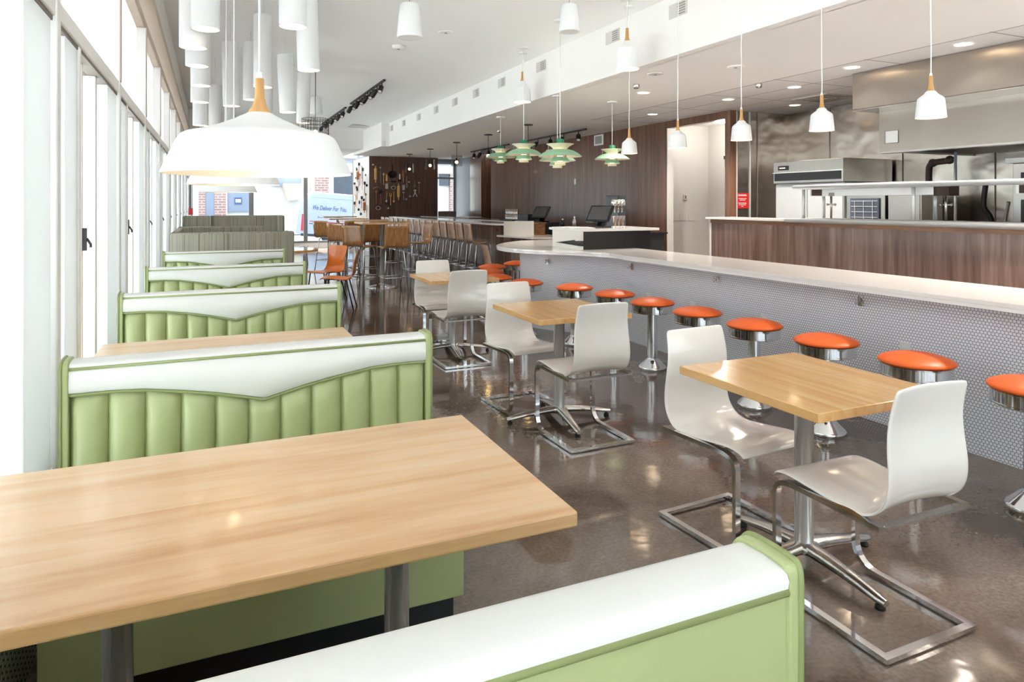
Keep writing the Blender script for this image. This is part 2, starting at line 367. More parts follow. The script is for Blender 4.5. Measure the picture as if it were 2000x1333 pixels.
        if solid:
            q = o.modifiers.new('solid', 'SOLIDIFY'); q.thickness = abs(solid); q.offset = 0 if solid > 0 else -1
        if subd:
            q = o.modifiers.new('sub', 'SUBSURF'); q.levels = subd; q.render_levels = subd
        if bevel:
            q = o.modifiers.new('bev', 'BEVEL'); q.width = bevel; q.segments = 2; q.limit_method = 'ANGLE'; q.angle_limit = R(40)
            q.harden_normals = False
        return o
def empty(name, loc=(0, 0, 0), rz=0):
    o = bpy.data.objects.new(name, None); COL.objects.link(o); o.location = loc; o.rotation_euler = (0, 0, rz); o.empty_display_size = 0.1
    return o
def tag(o, label=None, cat=None, group=None, kind=None):
    if label: o['label'] = label
    if cat: o['category'] = cat
    if group: o['group'] = group
    if kind: o['kind'] = kind
    return o
def thing(name, label, cat, loc=(0, 0, 0), rz=0, group=None): return tag(empty(name, loc, rz), label, cat, group)
def struct(o): o['kind'] = 'structure'; return o
KIDS = {}
def kids(o): return [c for c in bpy.data.objects if c.parent == o]
def dup(root, loc, rz=None, label=None, group=None, scale=None):
    r = root.copy(); COL.objects.link(r); r.location = loc
    if rz is not None: r.rotation_euler = (0, 0, rz)
    if scale: r.scale = scale
    if label: r['label'] = label
    if group: r['group'] = group
    if root.name not in KIDS: KIDS[root.name] = [(c, kids(c)) for c in kids(root)]
    for c, g in KIDS[root.name]:
        d = c.copy(); COL.objects.link(d); d.parent = r
        for e in g:
            h = e.copy(); COL.objects.link(h); h.parent = d
    return r
def circ(cx, cy, r, n=32, a0=0, a1=2*PI, end=False):
    m = n if not end else n-1
    return [(cx+r*math.cos(a0+(a1-a0)*i/m), cy+r*math.sin(a0+(a1-a0)*i/m)) for i in range(n)]
def arc3(c, r, a0, a1, n, plane='yz', x=0):
    return [(x, c[0]+r*math.cos(a0+(a1-a0)*i/n), c[1]+r*math.sin(a0+(a1-a0)*i/n)) for i in range(n+1)]
def catmull(pts, n=8):
    o = []; P = [pts[0]]+list(pts)+[pts[-1]]
    for i in range(1, len(P)-2):
        for k in range(n):
            t = k/n; p0, p1, p2, p3 = (Vector(q) for q in P[i-1:i+3])
            o.append(tuple(0.5*((2*p1)+(p2-p0)*t+(2*p0-5*p1+4*p2-p3)*t*t+(3*p1-p0-3*p2+p3)*t**3)))
    o.append(tuple(pts[-1])); return o
def set_uv(o, f):
    me = o.data; uv = me.uv_layers.new(name='UVMap')
    for p in me.polygons:
        for li in p.loop_indices: uv.data[li].uv = f(me.vertices[me.loops[li].vertex_index].co, p)
def text_obj(name, body, size, m, parent, loc, rot, shear=0.0, ext=0.002, align='CENTER', sx=1.0):
    c = bpy.data.curves.new(name, 'FONT'); c.body = body; c.size = size; c.extrude = ext; c.align_x = align; c.align_y = 'CENTER'; c.shear = shear
    o = bpy.data.objects.new(name, c); COL.objects.link(o)
    o.rotation_euler = rot; o.scale = (sx, 1, 1)
    dg = bpy.context.evaluated_depsgraph_get(); me = bpy.data.meshes.new_from_object(o.evaluated_get(dg))
    bpy.data.objects.remove(o); q = bpy.data.objects.new(name, me); COL.objects.link(q); me.materials.clear(); me.materials.append(M[m])
    q.rotation_euler = rot; q.scale = (sx, 1, 1); q.location = loc
    if parent: q.parent = parent
    return q

CZ = lambda x: 3.54+(4.2-x)*0.089          # the main ceiling rises gently towards the windows
SZ = 2.945                                 # soffit / kitchen ceiling height

# ------------------------------------------------------------------ the room shell
struct(MB().box((-0.66, -4.3, -0.12), (9.7, 23.7, 0)).build('floor', 'floor'))
b = MB(); n = len(b.v)
b.grid([[(-0.66, -4.3, CZ(-0.66)), (-0.66, 19.5, CZ(-0.66))], [(4.35, -4.3, CZ(4.35)), (4.35, 19.5, CZ(4.35))]], sm=False)
struct(b.build('ceiling', 'ceiling_paint', solid=-0.02))
b = MB().box((4.20, -4.3, SZ), (4.32, 17.27, 3.60)).box((4.0, 17.27, SZ-0.0), (4.32, 20.98, 3.62))
struct(b.build('wall_soffit', 'white_paint'))
struct(MB().box((4.31, -4.3, SZ), (6.08, 21.5, SZ+0.05)).box((6.08, 10.4, SZ), (7.5, 21.5, SZ+0.05)).build('ceiling_lower', 'soffit_paint'))
struct(MB().box((6.08, -4.3, SZ), (9.7, 8.4, SZ+0.05)).box((6.08, 8.4, SZ), (7.5, 10.4, SZ+0.05)).build('ceiling_kitchen', 'act'))
# left wall: tiled knee wall, beam and plaster above the glazing
b = MB().box((-0.66, -4.3, 0), (-0.52, 23.5, 0.45)); o = b.build('wall_left_lower', 'penny_dark'); set_uv(o, lambda v, p: (v.y, v.z) if abs(p.normal.x) > 0.5 else (v.y, v.x)); struct(o)
struct(MB().box((-0.68, -4.3, 3.46), (-0.52, 23.5, 4.05)).build('wall_left_upper', 'white_paint'))
struct(MB().box((-0.66, -4.3, 3.36), (-0.49, 23.5, 3.46)).build('trim_1', 'frame_tan'))
# glazed bays on the left
def make_bay(L):
    r = struct(empty('window_1'))
    f = MB().box((-0.66, L-0.035, 0.45), (-0.52, L+0.035, 3.05)).box((-0.66, 0.50, 0.45), (-0.53, 0.55, 2.18))
    f.box((-0.66, 0.035, 2.18), (-0.525, L-0.035, 2.255)).box((-0.66, 0.035, 0.45), (-0.53, L-0.035, 0.50))
    f.build('window_frame', 'frame', r, bevel=0.006)
    MB().box((-0.66, 0.035, 2.163), (-0.535, L-0.035, 2.18)).box((-0.655, 0.035, 0.5), (-0.55, 0.06, 2.163)).box((-0.655, 0.485, 0.5), (-0.545, 0.50, 2.163)).build('dark_gasket', 'frame_dark', r)  # dark strips under the transom and beside the posts
    MB().box((-0.66, 0.0, 3.05), (-0.53, L, 3.14)).box((-0.655, L-0.03, 2.255), (-0.515, L+0.03, 3.05)).build('clerestory_frame', 'frame_tan', r, bevel=0.004)
    MB().box((-0.60, 0.22, 0.5), (-0.537, 0.49, 2.163)).build('side_panel', 'panel', r, bevel=0.004); MB().box((-0.60, 1.47, 0.5), (-0.537, 1.87, 2.163)).build('side_panel', 'panel', r, bevel=0.004)
    s = MB().box((-0.625, 0.83, 0.5), (-0.57, 0.87, 2.163)).box((-0.625, 1.19, 0.5), (-0.56, 1.25, 2.163)).box((-0.625, 0.06, 0.5), (-0.57, 0.10, 2.163)).build('sash', 'frame', r, bevel=0.004)
    MB().box((-0.57, 0.84, 1.25), (-0.552, 0.862, 1.36)).tube([(-0.552, 0.85, 1.31), (-0.535, 0.85, 1.28), (-0.535, 0.85, 1.265)], 0.006).build('latch', 'black_metal', s)
    MB().box((-0.603, 0.035, 0.5), (-0.597, L-0.035, 2.163)).build('pane', 'glass', r)
    MB().box((-0.606, 0.03, 2.255), (-0.596, L-0.03, 3.05)).build('clerestory_pane', 'frost', r)
    MB().box((-0.615, 0.0, 3.14), (-0.605, L, 3.36)).build('upper_pane', 'frost', r)
    return r
bay = make_bay(1.93)
ys = [1.12+1.93*k for k in range(-3, 12)]
for i, y in enumerate(ys):
    o = bay if i == 0 else dup(bay, (0, y, 0)); o.location = (0, y, 0); o.name = 'window_%d' % (i+1)
# far wall: header, big windows, wall box with the utensils
b = MB().box((-0.66, 19.5, 3.03), (4.0, 19.6, 4.05)).box((-0.66, 19.6, 3.03), (4.0, 23.5, 3.08)).box((-0.66, 23.5, 3.03), (4.6, 23.62, 3.4)).box((-0.66, 23.5, 0), (4.6, 23.62, 0.17))
struct(b.build('wall_far', 'white_paint'))
def far_win(name, x0, x1, y, z0, z1, bars=(), t=0.07, m='frame_grey', mx=()):
    r = struct(empty(name, (0, y, 0)))
    f = MB().box((x0, -0.05, z0), (x1, 0.05, z0+t)).box((x0, -0.05, z1-t), (x1, 0.05, z1)).box((x0, -0.05, z0+t), (x0+t, 0.05, z1-t)).box((x1-t, -0.05, z0+t), (x1, 0.05, z1-t))
    for z in bars: f.box((x0+t, -0.04, z-0.03), (x1-t, 0.04, z+0.03))
    for x in mx: f.box((x-0.06, -0.055, z0+t), (x+0.06, 0.055, z1-t))
    f.build('window_frame', m, r)
    MB().box((x0+t, -0.004, z0+t), (x1-t, 0.004, z1-t)).build('pane', 'glass', r)
    return r
far_win('window_16', -0.56, 1.22, 23.55, 0.17, 3.03)
far_win('window_17', 1.22, 4.54, 23.55, 0.17, 3.03, mx=(2.91,))
far_win('window_18', 6.68, 7.44, 21.5, 0.1, 2.85, bars=(2.32,))
struct(MB().box((6.68, 21.45, 2.85), (7.5, 21.55, 3.0)).build('wall_far_header', 'grey_blue'))
b = MB().box((4.48, 20.98, 0), (6.68, 23.6, SZ), 0); o = b.build('wall_utensil', ['walnut_x', 'white_paint'])
for p in o.data.polygons:
    if abs(p.normal.x) > 0.5: p.material_index = 1
struct(o)
# right wall: walnut with joints, niche, grey column, doorway
b = MB().box((7.44, 10.0, 0), (7.56, 18.3, SZ)).box((7.44, 8.5, 2.82), (7.56, 10.0, SZ)).box((7.44, 8.38, 0), (7.56, 8.5, SZ))
b.box((7.75, 18.3, 0), (7.85, 19.1, SZ)).box((7.44, 18.3, 0), (7.85, 18.32, SZ)).box((7.44, 19.1, 0), (7.56, 20.05, SZ)).box((7.56, 19.08, 0), (7.85, 19.12, SZ))
struct(b.build('wall_right', 'walnut'))
struct(MB().box((7.44, 20.05, 0), (7.60, 21.6, SZ)).build('wall_right_column', 'grey_blue'))
struct(MB().box((7.436, 16.5, 0), (7.442, 16.512, SZ)).box((7.74, 18.5, 0), (7.752, 18.52, SZ)).build('trim_2', 'walnut_light'))
b = MB().box((7.56, 10.4, 0), (8.75, 10.5, SZ)).box((8.7, 8.62, 0), (8.8, 8.72, SZ)).box((8.7, 8.72, 2.42), (8.8, 9.95, SZ)).box((8.7, 9.95, 0), (8.8, 10.4, SZ)).box((7.44, 9.98, 0), (7.57, 10.01, 2.82))
struct(b.build('wall_corridor', 'corridor'))
r = struct(empty('door_1', (8.72, 9.33, 0)))
MB().box((0, -0.60, 0.02), (0.05, 0.61, 2.36)).build('door_leaf', 'lamp_white', r, bevel=0.01)
wd = MB(); wd.prism_x([(y, z) for y, z in [(-0.30, 1.30), (-0.24, 1.24), (-0.02, 1.24), (0.04, 1.30), (0.04, 1.72), (-0.02, 1.78), (-0.24, 1.78), (-0.30, 1.72)]], -0.012, 0.0); wd.build('door_window', 'black_gloss', r)
MB().box((-0.05, -0.60, 2.30), (-0.015, 0.61, 2.36)).box((-0.05, 0.45, 2.16), (-0.015, 0.58, 2.30)).build('door_closer', 'black_metal', r)
MB().box((-0.03, 0.53, 0.02), (0.0, 0.61, 2.3)).build('door_edge', 'steel_bright', r)
# kitchen walls
b = MB().box((7.56, 8.40, 0), (8.64, 8.5, SZ)).box((8.64, -4.3, 0), (8.74, 8.5, SZ)); struct(b.build('wall_kitchen', 'steel_wall'))
b = MB()
for y in (7.55, 6.35, 5.15, 3.95): b.box((8.632, y, 0), (8.642, y+0.012, SZ))
b.box((8.0, 8.392, 0), (8.01, 8.402, SZ)); struct(b.build('trim_3', 'frame_dark'))
b = MB().box((7.565, 8.385, 1.0), (7.59, 8.402, 2.94)).box((7.84, 8.385, 1.0), (7.86, 8.402, 2.94)); struct(b.build('trim_4', 'steel_bright'))
# near end of the room: unseen front behind the camera, glazed to let in more light
b = MB().box((-0.66, -4.42, 0), (9.7, -4.3, 0.3)).box((-0.66, -4.42, 2.9), (9.7, -4.3, 4.05)).box((8.2, -4.42, 0.3), (9.7, -4.3, 2.9)); struct(b.build('wall_near', 'white_paint'))
r = struct(empty('window_19', (0, -4.36, 0))); f = MB()
for i in range(7): f.box((-0.66+i*1.46, -0.05, 0.3), (-0.58+i*1.46, 0.05, 2.9))
f.build('window_frame', 'frame', r); MB().box((-0.6, -0.004, 0.3), (8.2, 0.004, 2.9)).build('pane', 'glass', r)

# soffit vents
def make_vent():
    t = thing('air_vent', 'x', 'vent'); MB().box((-0.012, -0.14, -0.07), (0, 0.14, 0.07)).build('vent_plate', 'vent', t, bevel=0.003)
    s = MB()
    for i in range(5): s.box((-0.016, -0.12, -0.055+i*0.024), (-0.012, -0.005, -0.045+i*0.024))
    s.build('vent_slots', 'vent_dark', t); return t
vy = [5.46, 6.65, 8.49, 9.88, 11.01, 12.12, 13.29, 14.55, 15.81, 17.0]
vl = ['largest white air vent, at the near end of the soffit face', 'white air vent on the soffit, second from the near end', 'white air vent on the soffit, third from the near end', 'white air vent on the soffit, fourth from the near end', 'white air vent on the soffit, fifth from the near end', 'small air vent on the soffit, fifth from its far end', 'small air vent on the soffit, fourth from its far end', 'small air vent on the soffit, third from its far end', 'small air vent on the soffit, second from its far end', 'farthest tiny air vent on the soffit face by the corner jog']
v0 = make_vent()
for i, y in enumerate(vy):
    o = v0 if i == 0 else dup(v0, (4.2, y, 3.385)); o.location = (4.2, y, 3.385); tag(o, vl[i], 'vent', 'air vents along the soffit')

# ------------------------------------------------------------------ booth benches
def zcurve(x):
    P = [(-0.63, .838), (-0.50, .839), (-0.39, .833), (-0.26, .813), (-0.145, .791), (0.0, .756)]
    a = -abs(x)
    for (x0, z0), (x1, z1) in zip(P, P[1:]):
        if x0 <= a <= x1: t = (a-x0)/(x1-x0); return z0+(z1-z0)*t
    return P[0][1]
HW = 0.615
def bench_face(r, sgn, y0):
    """tufted side facing sgn*(-y); y0 = plane"""
    g = MB(); n = 11; wd = 2*HW/n
    for c in range(n):
        rows = []
        for j in range(9):
            t = j/8; x = -HW+c*wd+t*wd; bul = 0.034*math.sqrt(max(0, 1-(2*t-1)**2))
            zc = zcurve(x)-0.004; col = []
            for k in range(11):
                z = 0.46+(zc-0.46)*k/10; e = min(1, (zc-z)/0.05+0.35) if k < 10 else 0.25
                col.append((x, y0-sgn*bul*min(1, e), z))
            rows.append(col)
        g.grid(rows)
    g.build('tufted_back', 'green', r)
    w = MB(); rows = []
    for i in range(41):
        x = -HW+2*HW*i/40; zc = zcurve(x)
        rows.append([(x, y0-sgn*0.008, zc), (x, y0-sgn*0.03, zc+0.01), (x, y0-sgn*0.033, (zc+0.925)/2), (x, y0-sgn*0.028, 0.917), (x, y0-sgn*0.01, 0.926)])
    w.grid(rows); w.build('white_band', 'white_vinyl', r)
    p = MB(); p.tube([(-HW+2*HW*i/60, y0-sgn*0.022, zcurve(-HW+2*HW*i/60)) for i in range(61)], 0.0055)
    p.tube([(-HW, y0-sgn*0.022, 0.926), (HW, y0-sgn*0.022, 0.926)], 0.0055)
    p.build('piping', 'green_pipe', r)
def bench_seat(r, sgn, y0):
    e = y0-sgn*0.50; a, c = sorted((y0+sgn*0.0, e))
    s = MB(); s.box((-HW, a, 0.40), (HW, c, 0.475)); s.build('seat_cushion', 'green', r, bevel=0.025)
    a, c = sorted((y0, e+sgn*0.015)); s = MB(); s.box((-HW, a, 0.13), (HW, c, 0.40)); s.build('seat_base', 'green', r, bevel=0.006)
    a, c = sorted((y0, e+sgn*0.07)); s = MB(); s.box((-HW+0.02, a, 0), (HW-0.02, c, 0.13)); s.build('toe_kick', 'black', r)
def make_bench(double=True):
    r = empty('booth_bench')
    T = 0.07
    prof = [(0.006, 0.13), (0.006, 0.926), (0.0-0.018, 0.926), (-0.018, 0.94), (0.0, 0.957), (0.03, 0.964), (T-0.03, 0.964), (T, 0.957), (T+0.018, 0.94), (T+0.018, 0.926)] 
    MB().box((-HW, 0.0, 0.0), (HW, T, 0.925)).build('back_panel', 'green', r)
    c = MB(); rows = []
    pr = [(-0.020, 0.926), (-0.024, 0.932), (-0.019, 0.939), (-0.006, 0.944), (T/2, 0.946), (T+0.004, 0.944), (T+0.014, 0.938), (T+0.018, 0.930), (T+0.015, 0.915)]
    if double: pr[-1] = (T+0.020, 0.926); pr[-2] = (T+0.024, 0.932)
    for x in (-HW, HW): rows.append([(x, y, z) for y, z in pr])
    c.grid(rows); c.build('top_cap', 'white_vinyl', r)
    # rounded green end panels with piping
    for sx in (-1, 1):
        e = MB(); x0, x1 = (HW, HW+0.022) if sx > 0 else (-HW-0.022, -HW)
        bk_ = 0.034 if double else 0.018; poly = [(-0.034, 0.10), (-0.034, 0.86)]+catmull([(-0.036, 0.905), (-0.034, 0.930), (-0.020, 0.947), (0.004, 0.953), (T-0.004, 0.953), (T+0.014, 0.947), (T+bk_, 0.928), (T+bk_, 0.90)], 3)+[(T+bk_, 0.86), (T+bk_-0.002, 0.10)]
        e.prism_x(poly, x0, x1); q = e.build('end_panel', 'green', r, bevel=0.005)
        p = MB(); xo = x0 if sx < 0 else x1
        p.tube([(xo, y, z) for y, z in poly], 0.005); p.build('end_piping', 'green_pipe', r)
    bench_face(r, 1, 0.0); bench_seat(r, 1, 0.0)
    if double: bench_face(r, -1, T); bench_seat(r, -1, T)
    else:
        MB().tube([(-HW, T+0.014, 0.913), (HW, T+0.014, 0.913)], 0.006).build('back_piping', 'green_pipe', r)
        MB().box((-HW, T, 0.13), (HW, T+0.012, 0.913)).build('back_cover', 'green', r)
    return r
bd = make_bench(True)
bl = [(0.185, 2.70, 'green and white booth bench just beyond the nearest wooden table, tufts fully seen'), (0.15, 4.59, 'tufted booth bench second nearest of those facing the camera, behind the second table'),
      (0.15, 6.40, 'tufted green and white booth bench between its nearer neighbour and the farthest one'), (0.165, 8.39, 'farthest green and white booth bench, right before the striped banquette')]
for i, (x, y, l) in enumerate(bl):
    o = bd if i == 0 else dup(bd, (x, y, 0)); o.location = (x, y, 0); tag(o, l, 'bench', 'green booth benches along the windows')
fb = make_bench(False); fb.location = (0.155, 0.832, 0); fb.rotation_euler = (0, 0, PI)
tag(fb, 'foreground booth bench seen from its flat green back with white top roll', 'bench', 'green booth benches along the windows')

# booth tables
def booth_table(label, x0, x1, y0, y1):
    cx, cy = (x0+x1)/2, (y0+y1)/2
    r = thing('booth_table', label, 'table', (cx, cy, 0), 0, 'wooden booth tables')
    MB().box((x0-cx, y0-cy, 0.726), (x1-cx, y1-cy, 0.762)).build('table_top', 'maple', r, bevel=0.005)
    e = MB(); X0, X1, Y0, Y1 = x0-cx, x1-cx, y0-cy, y1-cy
    for s in (-0.33, 0.32):
        MB().lathe([(0.033, 0.05), (0.033, 0.70), (0.06, 0.705), (0.06, 0.726)], (s, 0, 0), 24, cap1=True).build('leg', 'satin', r)
        MB().lathe([(0.001, 0.0), (0.20, 0.0), (0.20, 0.012), (0.05, 0.03), (0.036, 0.06)], (s, 0, 0), 28).build('base_plate', 'black_metal', r)
    return r
booth_table('large pale maple booth table nearest the camera, filling the lower left', -0.512, 0.785, 1.393, 2.194)
booth_table('maple booth table behind the nearest tufted bench, mostly hidden', -0.50, 0.71, 3.36, 4.03)

# ------------------------------------------------------------------ small tables, white cantilever chairs
def small_table(loc, rz, brz, label):
    r = thing('cafe_table', label, 'table', loc, 0, 'small square maple tables')
    MB().box((-0.338, -0.377, 0.727), (0.338, 0.377, 0.762)).build('table_top', ['maple_small'], r, bevel=0.003)
    MB().lathe([(0.038, 0.075), (0.038, 0.715), (0.10, 0.716), (0.10, 0.727)], (0, 0, 0), 28, cap1=True).build('column', 'satin', r)
    f = MB(); f.lathe([(0.055, 0.055), (0.062, 0.075), (0.05, 0.09), (0.038, 0.094)], (0, 0, 0), 24)
    for k in range(4):
        a = brz+k*PI/2-PI/2; ca, sa = math.cos(a), math.sin(a); rows = []
        for i in range(11):
            t = i/10; q = 0.03+0.345*t; w = 0.037-0.014*t if t < 0.95 else 0.015; zt = 0.096-0.028*t-0.026*t*t; zb = zt-0.040+0.018*t
            sec = [(-w, zb+0.004), (-w*0.92, zt-0.010), (-w*0.5, zt), (w*0.5, zt), (w*0.92, zt-0.010), (w, zb+0.004), (w*0.5, zb), (-w*0.5, zb)]
            rows.append([(q*ca-y*sa, q*sa+y*ca, z) for y, z in sec])
        f.grid(rows, closed=True)
        n = len(f.v); f.v += [tuple(p) for p in rows[-1]]; f.face(range(n, n+8))
    f.build('cross_base', 'cast', r)
    for k in range(4):
        a = brz+k*PI/2-PI/2; MB().lathe([(0.018, 0.0), (0.018, 0.012), (0.010, 0.016), (0.010, 0.03)], (0.35*math.cos(a), 0.35*math.sin(a), 0), 12, cap0=True).build('glide_foot', 'rubber', r)
    return r
TA = small_table((2.238, 2.085, 0), 0, 0, 'nearest square maple table on a cross base, between two white chairs')
TB = small_table((2.19, 4.15, 0), 0, R(-8), 'middle square maple table of the three beside the orange stools')
TC = small_table((2.21, 6.44, 0), 0, R(-8), 'farthest of the three square maple tables, mostly behind white chairs')
def shell(r, name, prof, wid, m, depth=0.03, nx=13, rim=None, th=0.010, sub=1):
    """prof: list of (y,z,halfwidth,curl)"""
    P = catmull([(a, b_, c) for a, b_, c, d in prof], 4); C_ = catmull([(d, 0, 0) for a, b_, c, d in prof], 4)
    rows = []
    for i, ((y, z, hw), (cu, _, _)) in enumerate(zip(P, C_)):
        a = P[max(i-1, 0)]; q = P[min(i+1, len(P)-1)]; t = Vector((0, q[0]-a[0], q[1]-a[1])).normalized(); nn = Vector((0, -t.z, t.y))
        row = []
        # round the corners at both ends
        e = 1.0; k = min(i, len(P)-1-i)
        if k < 1: e = 0.975
        for j in range(nx):
            u = 2*j/(nx-1)-1
            row.append(Vector((u*hw*e, y, z))+nn*cu*(u*u))
        rows.append(row)
    b = MB(); b.grid(rows); return b.build(name, m, r, solid=th, subd=sub)
CH = [(0.245, 0.428, .202, 0.0), (0.225, 0.448, .210, 0.0), (0.16, 0.460, .212, 0.004), (0.02, 0.452, .212, 0.010), (-0.11, 0.445, .210, 0.014), (-0.175, 0.462, .208, 0.016), (-0.214, 0.510, .205, 0.018),
      (-0.224, 0.58, .202, 0.020), (-0.213, 0.68, .196, 0.022), (-0.215, 0.77, .188, 0.020), (-0.242, 0.88, .180, 0.016)]
def make_chair():
    r = empty('cantilever_chair')
    shell(r, 'shell', CH, 0.2, 'white_gloss')
    for s in (-1, 1):
        x = s*0.212; path = [(x, -0.23, 0.425), (x, 0.10, 0.432), (x, 0.155, 0.430)]+arc3((0.165, 0.375), 0.052, R(80), R(0), 6, x=x)+arc3((0.127, 0.106), 0.09, R(0), R(-90), 7, x=x)+[(x, -0.10, 0.014), (x, -0.245, 0.014)]
        MB().tube(path, 0, flat=(0.012, 0.028, (0, 0, 0)) if 0 else None or (0.028, 0.018, (1, 0, 0))).build('side_frame', 'chrome', r)
    MB().box((-0.225, -0.258, 0.006), (0.225, -0.230, 0.022)).build('floor_bar', 'chrome', r)
    MB().box((-0.20, -0.235, 0.418), (0.20, -0.205, 0.430)).build('seat_support', 'chrome', r); MB().box((-0.20, 0.12, 0.424), (0.20, 0.145, 0.436)).build('seat_support', 'chrome', r)
    return r
ch = make_chair()
cl = [(2.20, 1.765, 0, 'nearest white moulded chair, at lower right, seen from behind'), (2.185, 2.435, R(184), 'white moulded chair on the far side of the nearest small table'),
      (2.17, 3.80, R(1), 'white chair with its back to the camera at the middle small table'), (2.11, 4.56, R(183), 'white chair facing the camera across the middle small table'),
      (2.135, 6.05, R(1), 'white chair seen from behind at the farthest small table'), (2.16, 6.74, R(178), 'white chair facing the camera at the farthest small table')]
for i, (x, y, a, l) in enumerate(cl):
    o = ch if i == 0 else dup(ch, (x, y, 0), a); o.location = (x, y, 0); o.rotation_euler = (0, 0, a); tag(o, l, 'chair', 'white cantilever chairs')

# ------------------------------------------------------------------ orange counter stools
def make_stool():
    r = empty('counter_stool')
    MB().lathe([(0.001, 0.642), (0.06, 0.640), (0.12, 0.631), (0.165, 0.617), (0.188, 0.606), (0.197, 0.597), (0.196, 0.590), (0.187, 0.584), (0.17, 0.583)], seg=48).build('seat_cushion', 'orange', r)
    MB().lathe([(0.05, 0.583), (0.180, 0.583), (0.184, 0.580), (0.184, 0.574), (0.1815, 0.572), (0.1815, 0.523), (0.184, 0.521), (0.184, 0.514), (0.180, 0.511), (0.03, 0.509)], seg=56, hard=True).build('seat_ring', 'chrome', r, bevel=0)
    MB().lathe([(0.045, 0.09), (0.045, 0.51)], seg=32).build('column', 'chrome', r)
    MB().lathe([(0.118, 0.0), (0.122, 0.012), (0.124, 0.026), (0.115, 0.034), (0.085, 0.062), (0.060, 0.088), (0.046, 0.10), (0.045, 0.105)], seg=40).build('base', 'chrome', r)
    return r
st = make_stool()
sl = [(3.63, 1.985, 'orange stool cut off by the right edge of the photo'), (3.635, 2.592, 'orange stool just behind the top of the nearest white chair'), (3.625, 3.20, 'orange stool right behind the far corner of the nearest small table'),
      (3.625, 3.83, 'orange stool above the white chair back at the far side of the nearest table'), (3.62, 4.46, 'orange stool whose post is hidden by the white chair of the nearest table'), (3.615, 5.07, 'orange stool seen whole with its chrome post and conical base'),
      (3.61, 5.68, 'orange stool just behind the middle table chair back'), (3.50, 6.29, 'orange stool at the bend of the tiled counter, beside a wall outlet'), (3.22, 6.90, 'orange stool behind the white chair facing the camera at the middle table'),
      (3.12, 7.52, 'lowest orange stool of the cluster beyond the farthest small table'), (3.30, 8.20, 'half hidden orange stool in the middle of the cluster by the counter tip'), (3.60, 8.80, 'leftmost visible orange stool behind the farthest white chair back'), (4.12, 9.14, 'orange stool behind the rounded counter end, highest and farthest in its cluster')]
for i, (x, y, l) in enumerate(sl):
    o = st if i == 0 else dup(st, (x, y, 0)); o.location = (x, y, 0); tag(o, l, 'stool', 'orange counter stools')

# ------------------------------------------------------------------ tiled counter with rounded end
front = [(3.85, -4.2), (3.85, 5.9)]+catmull([(3.85, 5.9), (3.86, 6.25), (3.68, 6.62), (3.36, 7.02), (3.22, 7.45), (3.30, 7.95), (3.62, 8.45), (4.05, 8.85)], 6)+[(4.62, 8.95)]
top = front+[(4.62, -4.2)]
ctr = thing('diner_counter', 'long white quartz counter with penny tile front and rounded far end', 'counter')
MB().prism(top, 0.929, 0.953, 0).build('counter_top', 'quartz', ctr, bevel=0.003)
inn = [(x+0.012, y) for x, y in front]+[(4.60, -4.2)]
MB().prism([(x+0.006, y-0.0) for x, y in front]+[(4.61, -4.2)], 0.905, 0.929).build('counter_edge', 'quartz_edge', ctr, bevel=0.003)
tf = [(4.13, -4.2), (4.13, 6.0)]+catmull([(4.13, 6.0), (4.12, 6.38), (3.95, 6.72), (3.66, 7.08), (3.52, 7.40), (3.54, 7.75), (3.80, 8.2), (4.2, 8.6)], 6)+[(4.6, 8.7)]
b = MB(); b.prism(tf+[(4.6, -4.2)], 0, 0.905); o = b.build('tile_front', 'penny', ctr)
acc = {}; s_ = 0; 
for i, (x, y) in enumerate(tf):
    if i: s_ += math.hypot(x-tf[i-1][0], y-tf[i-1][1])
    acc[(round(x, 3), round(y, 3))] = s_
set_uv(o, lambda v, p: (acc.get((round(v.x, 3), round(v.y, 3)), 0), v.z))
# purse hooks under the counter edge
def make_hook():
    r = empty('purse_hook'); MB().tube([(0, 0, 0.03), (-0.015, 0, 0.03), (-0.02, 0, 0.0), (-0.045, 0, -0.012), (-0.06, 0, 0.005)], 0.005).tube([(-0.02, 0, 0), (-0.05, 0.0, 0.028)], 0.004).build('hook_arms', 'chrome', r)
    MB().box((-0.004, -0.018, -0.03), (0.0, 0.018, 0.04)).build('hook_plate', 'chrome', r); return r
hk = make_hook()
for i, (y, l) in enumerate([(3.35, 'chrome hook on the tiled front, nearest of four under the counter edge'), (4.80, 'second nearest chrome purse hook on the tiled counter front'), (6.15, 'chrome purse hook left of the tile bend, above the fully seen stool')]):
    o = hk if i == 0 else dup(hk, (4.124, y, 0.80)); o.location = (4.124, y, 0.80); tag(o, l, 'hook', 'purse hooks')
o = dup(hk, (3.60, 7.12, 0.80), R(40)); tag(o, 'chrome purse hook farthest left on the tiled counter end', 'hook', 'purse hooks')
def outlet(x, y, z, l, rz=0, grp='white outlets on the tile front'):
    t = thing('wall_outlet', l, 'outlet', (x, y, z), rz, grp)
    MB().box((-0.006, -0.038, -0.06), (0, 0.038, 0.06)).build('plate', 'lamp_white', t, bevel=0.002)
    MB().box((-0.008, -0.016, 0.008), (-0.006, 0.016, 0.04)).box((-0.008, -0.016, -0.04), (-0.006, 0.016, -0.008)).build('sockets', 'frame', t); return t
outlet(4.13, 3.02, 0.52, 'white outlet on the penny tile, beside the stool behind the nearest chair')
outlet(4.13, 4.25, 0.52, 'white outlet on the tile front right of the half hidden stool')
outlet(4.13, 5.15, 0.50, 'white outlet plate on the tile above the fourth orange stool')
outlet(4.13, 5.85, 0.50, 'white outlet on the tile between two stools near the bend')
outlet(3.80, 6.93, 0.48, 'white outlet on the curved tile end, right of the hidden stool', R(44))

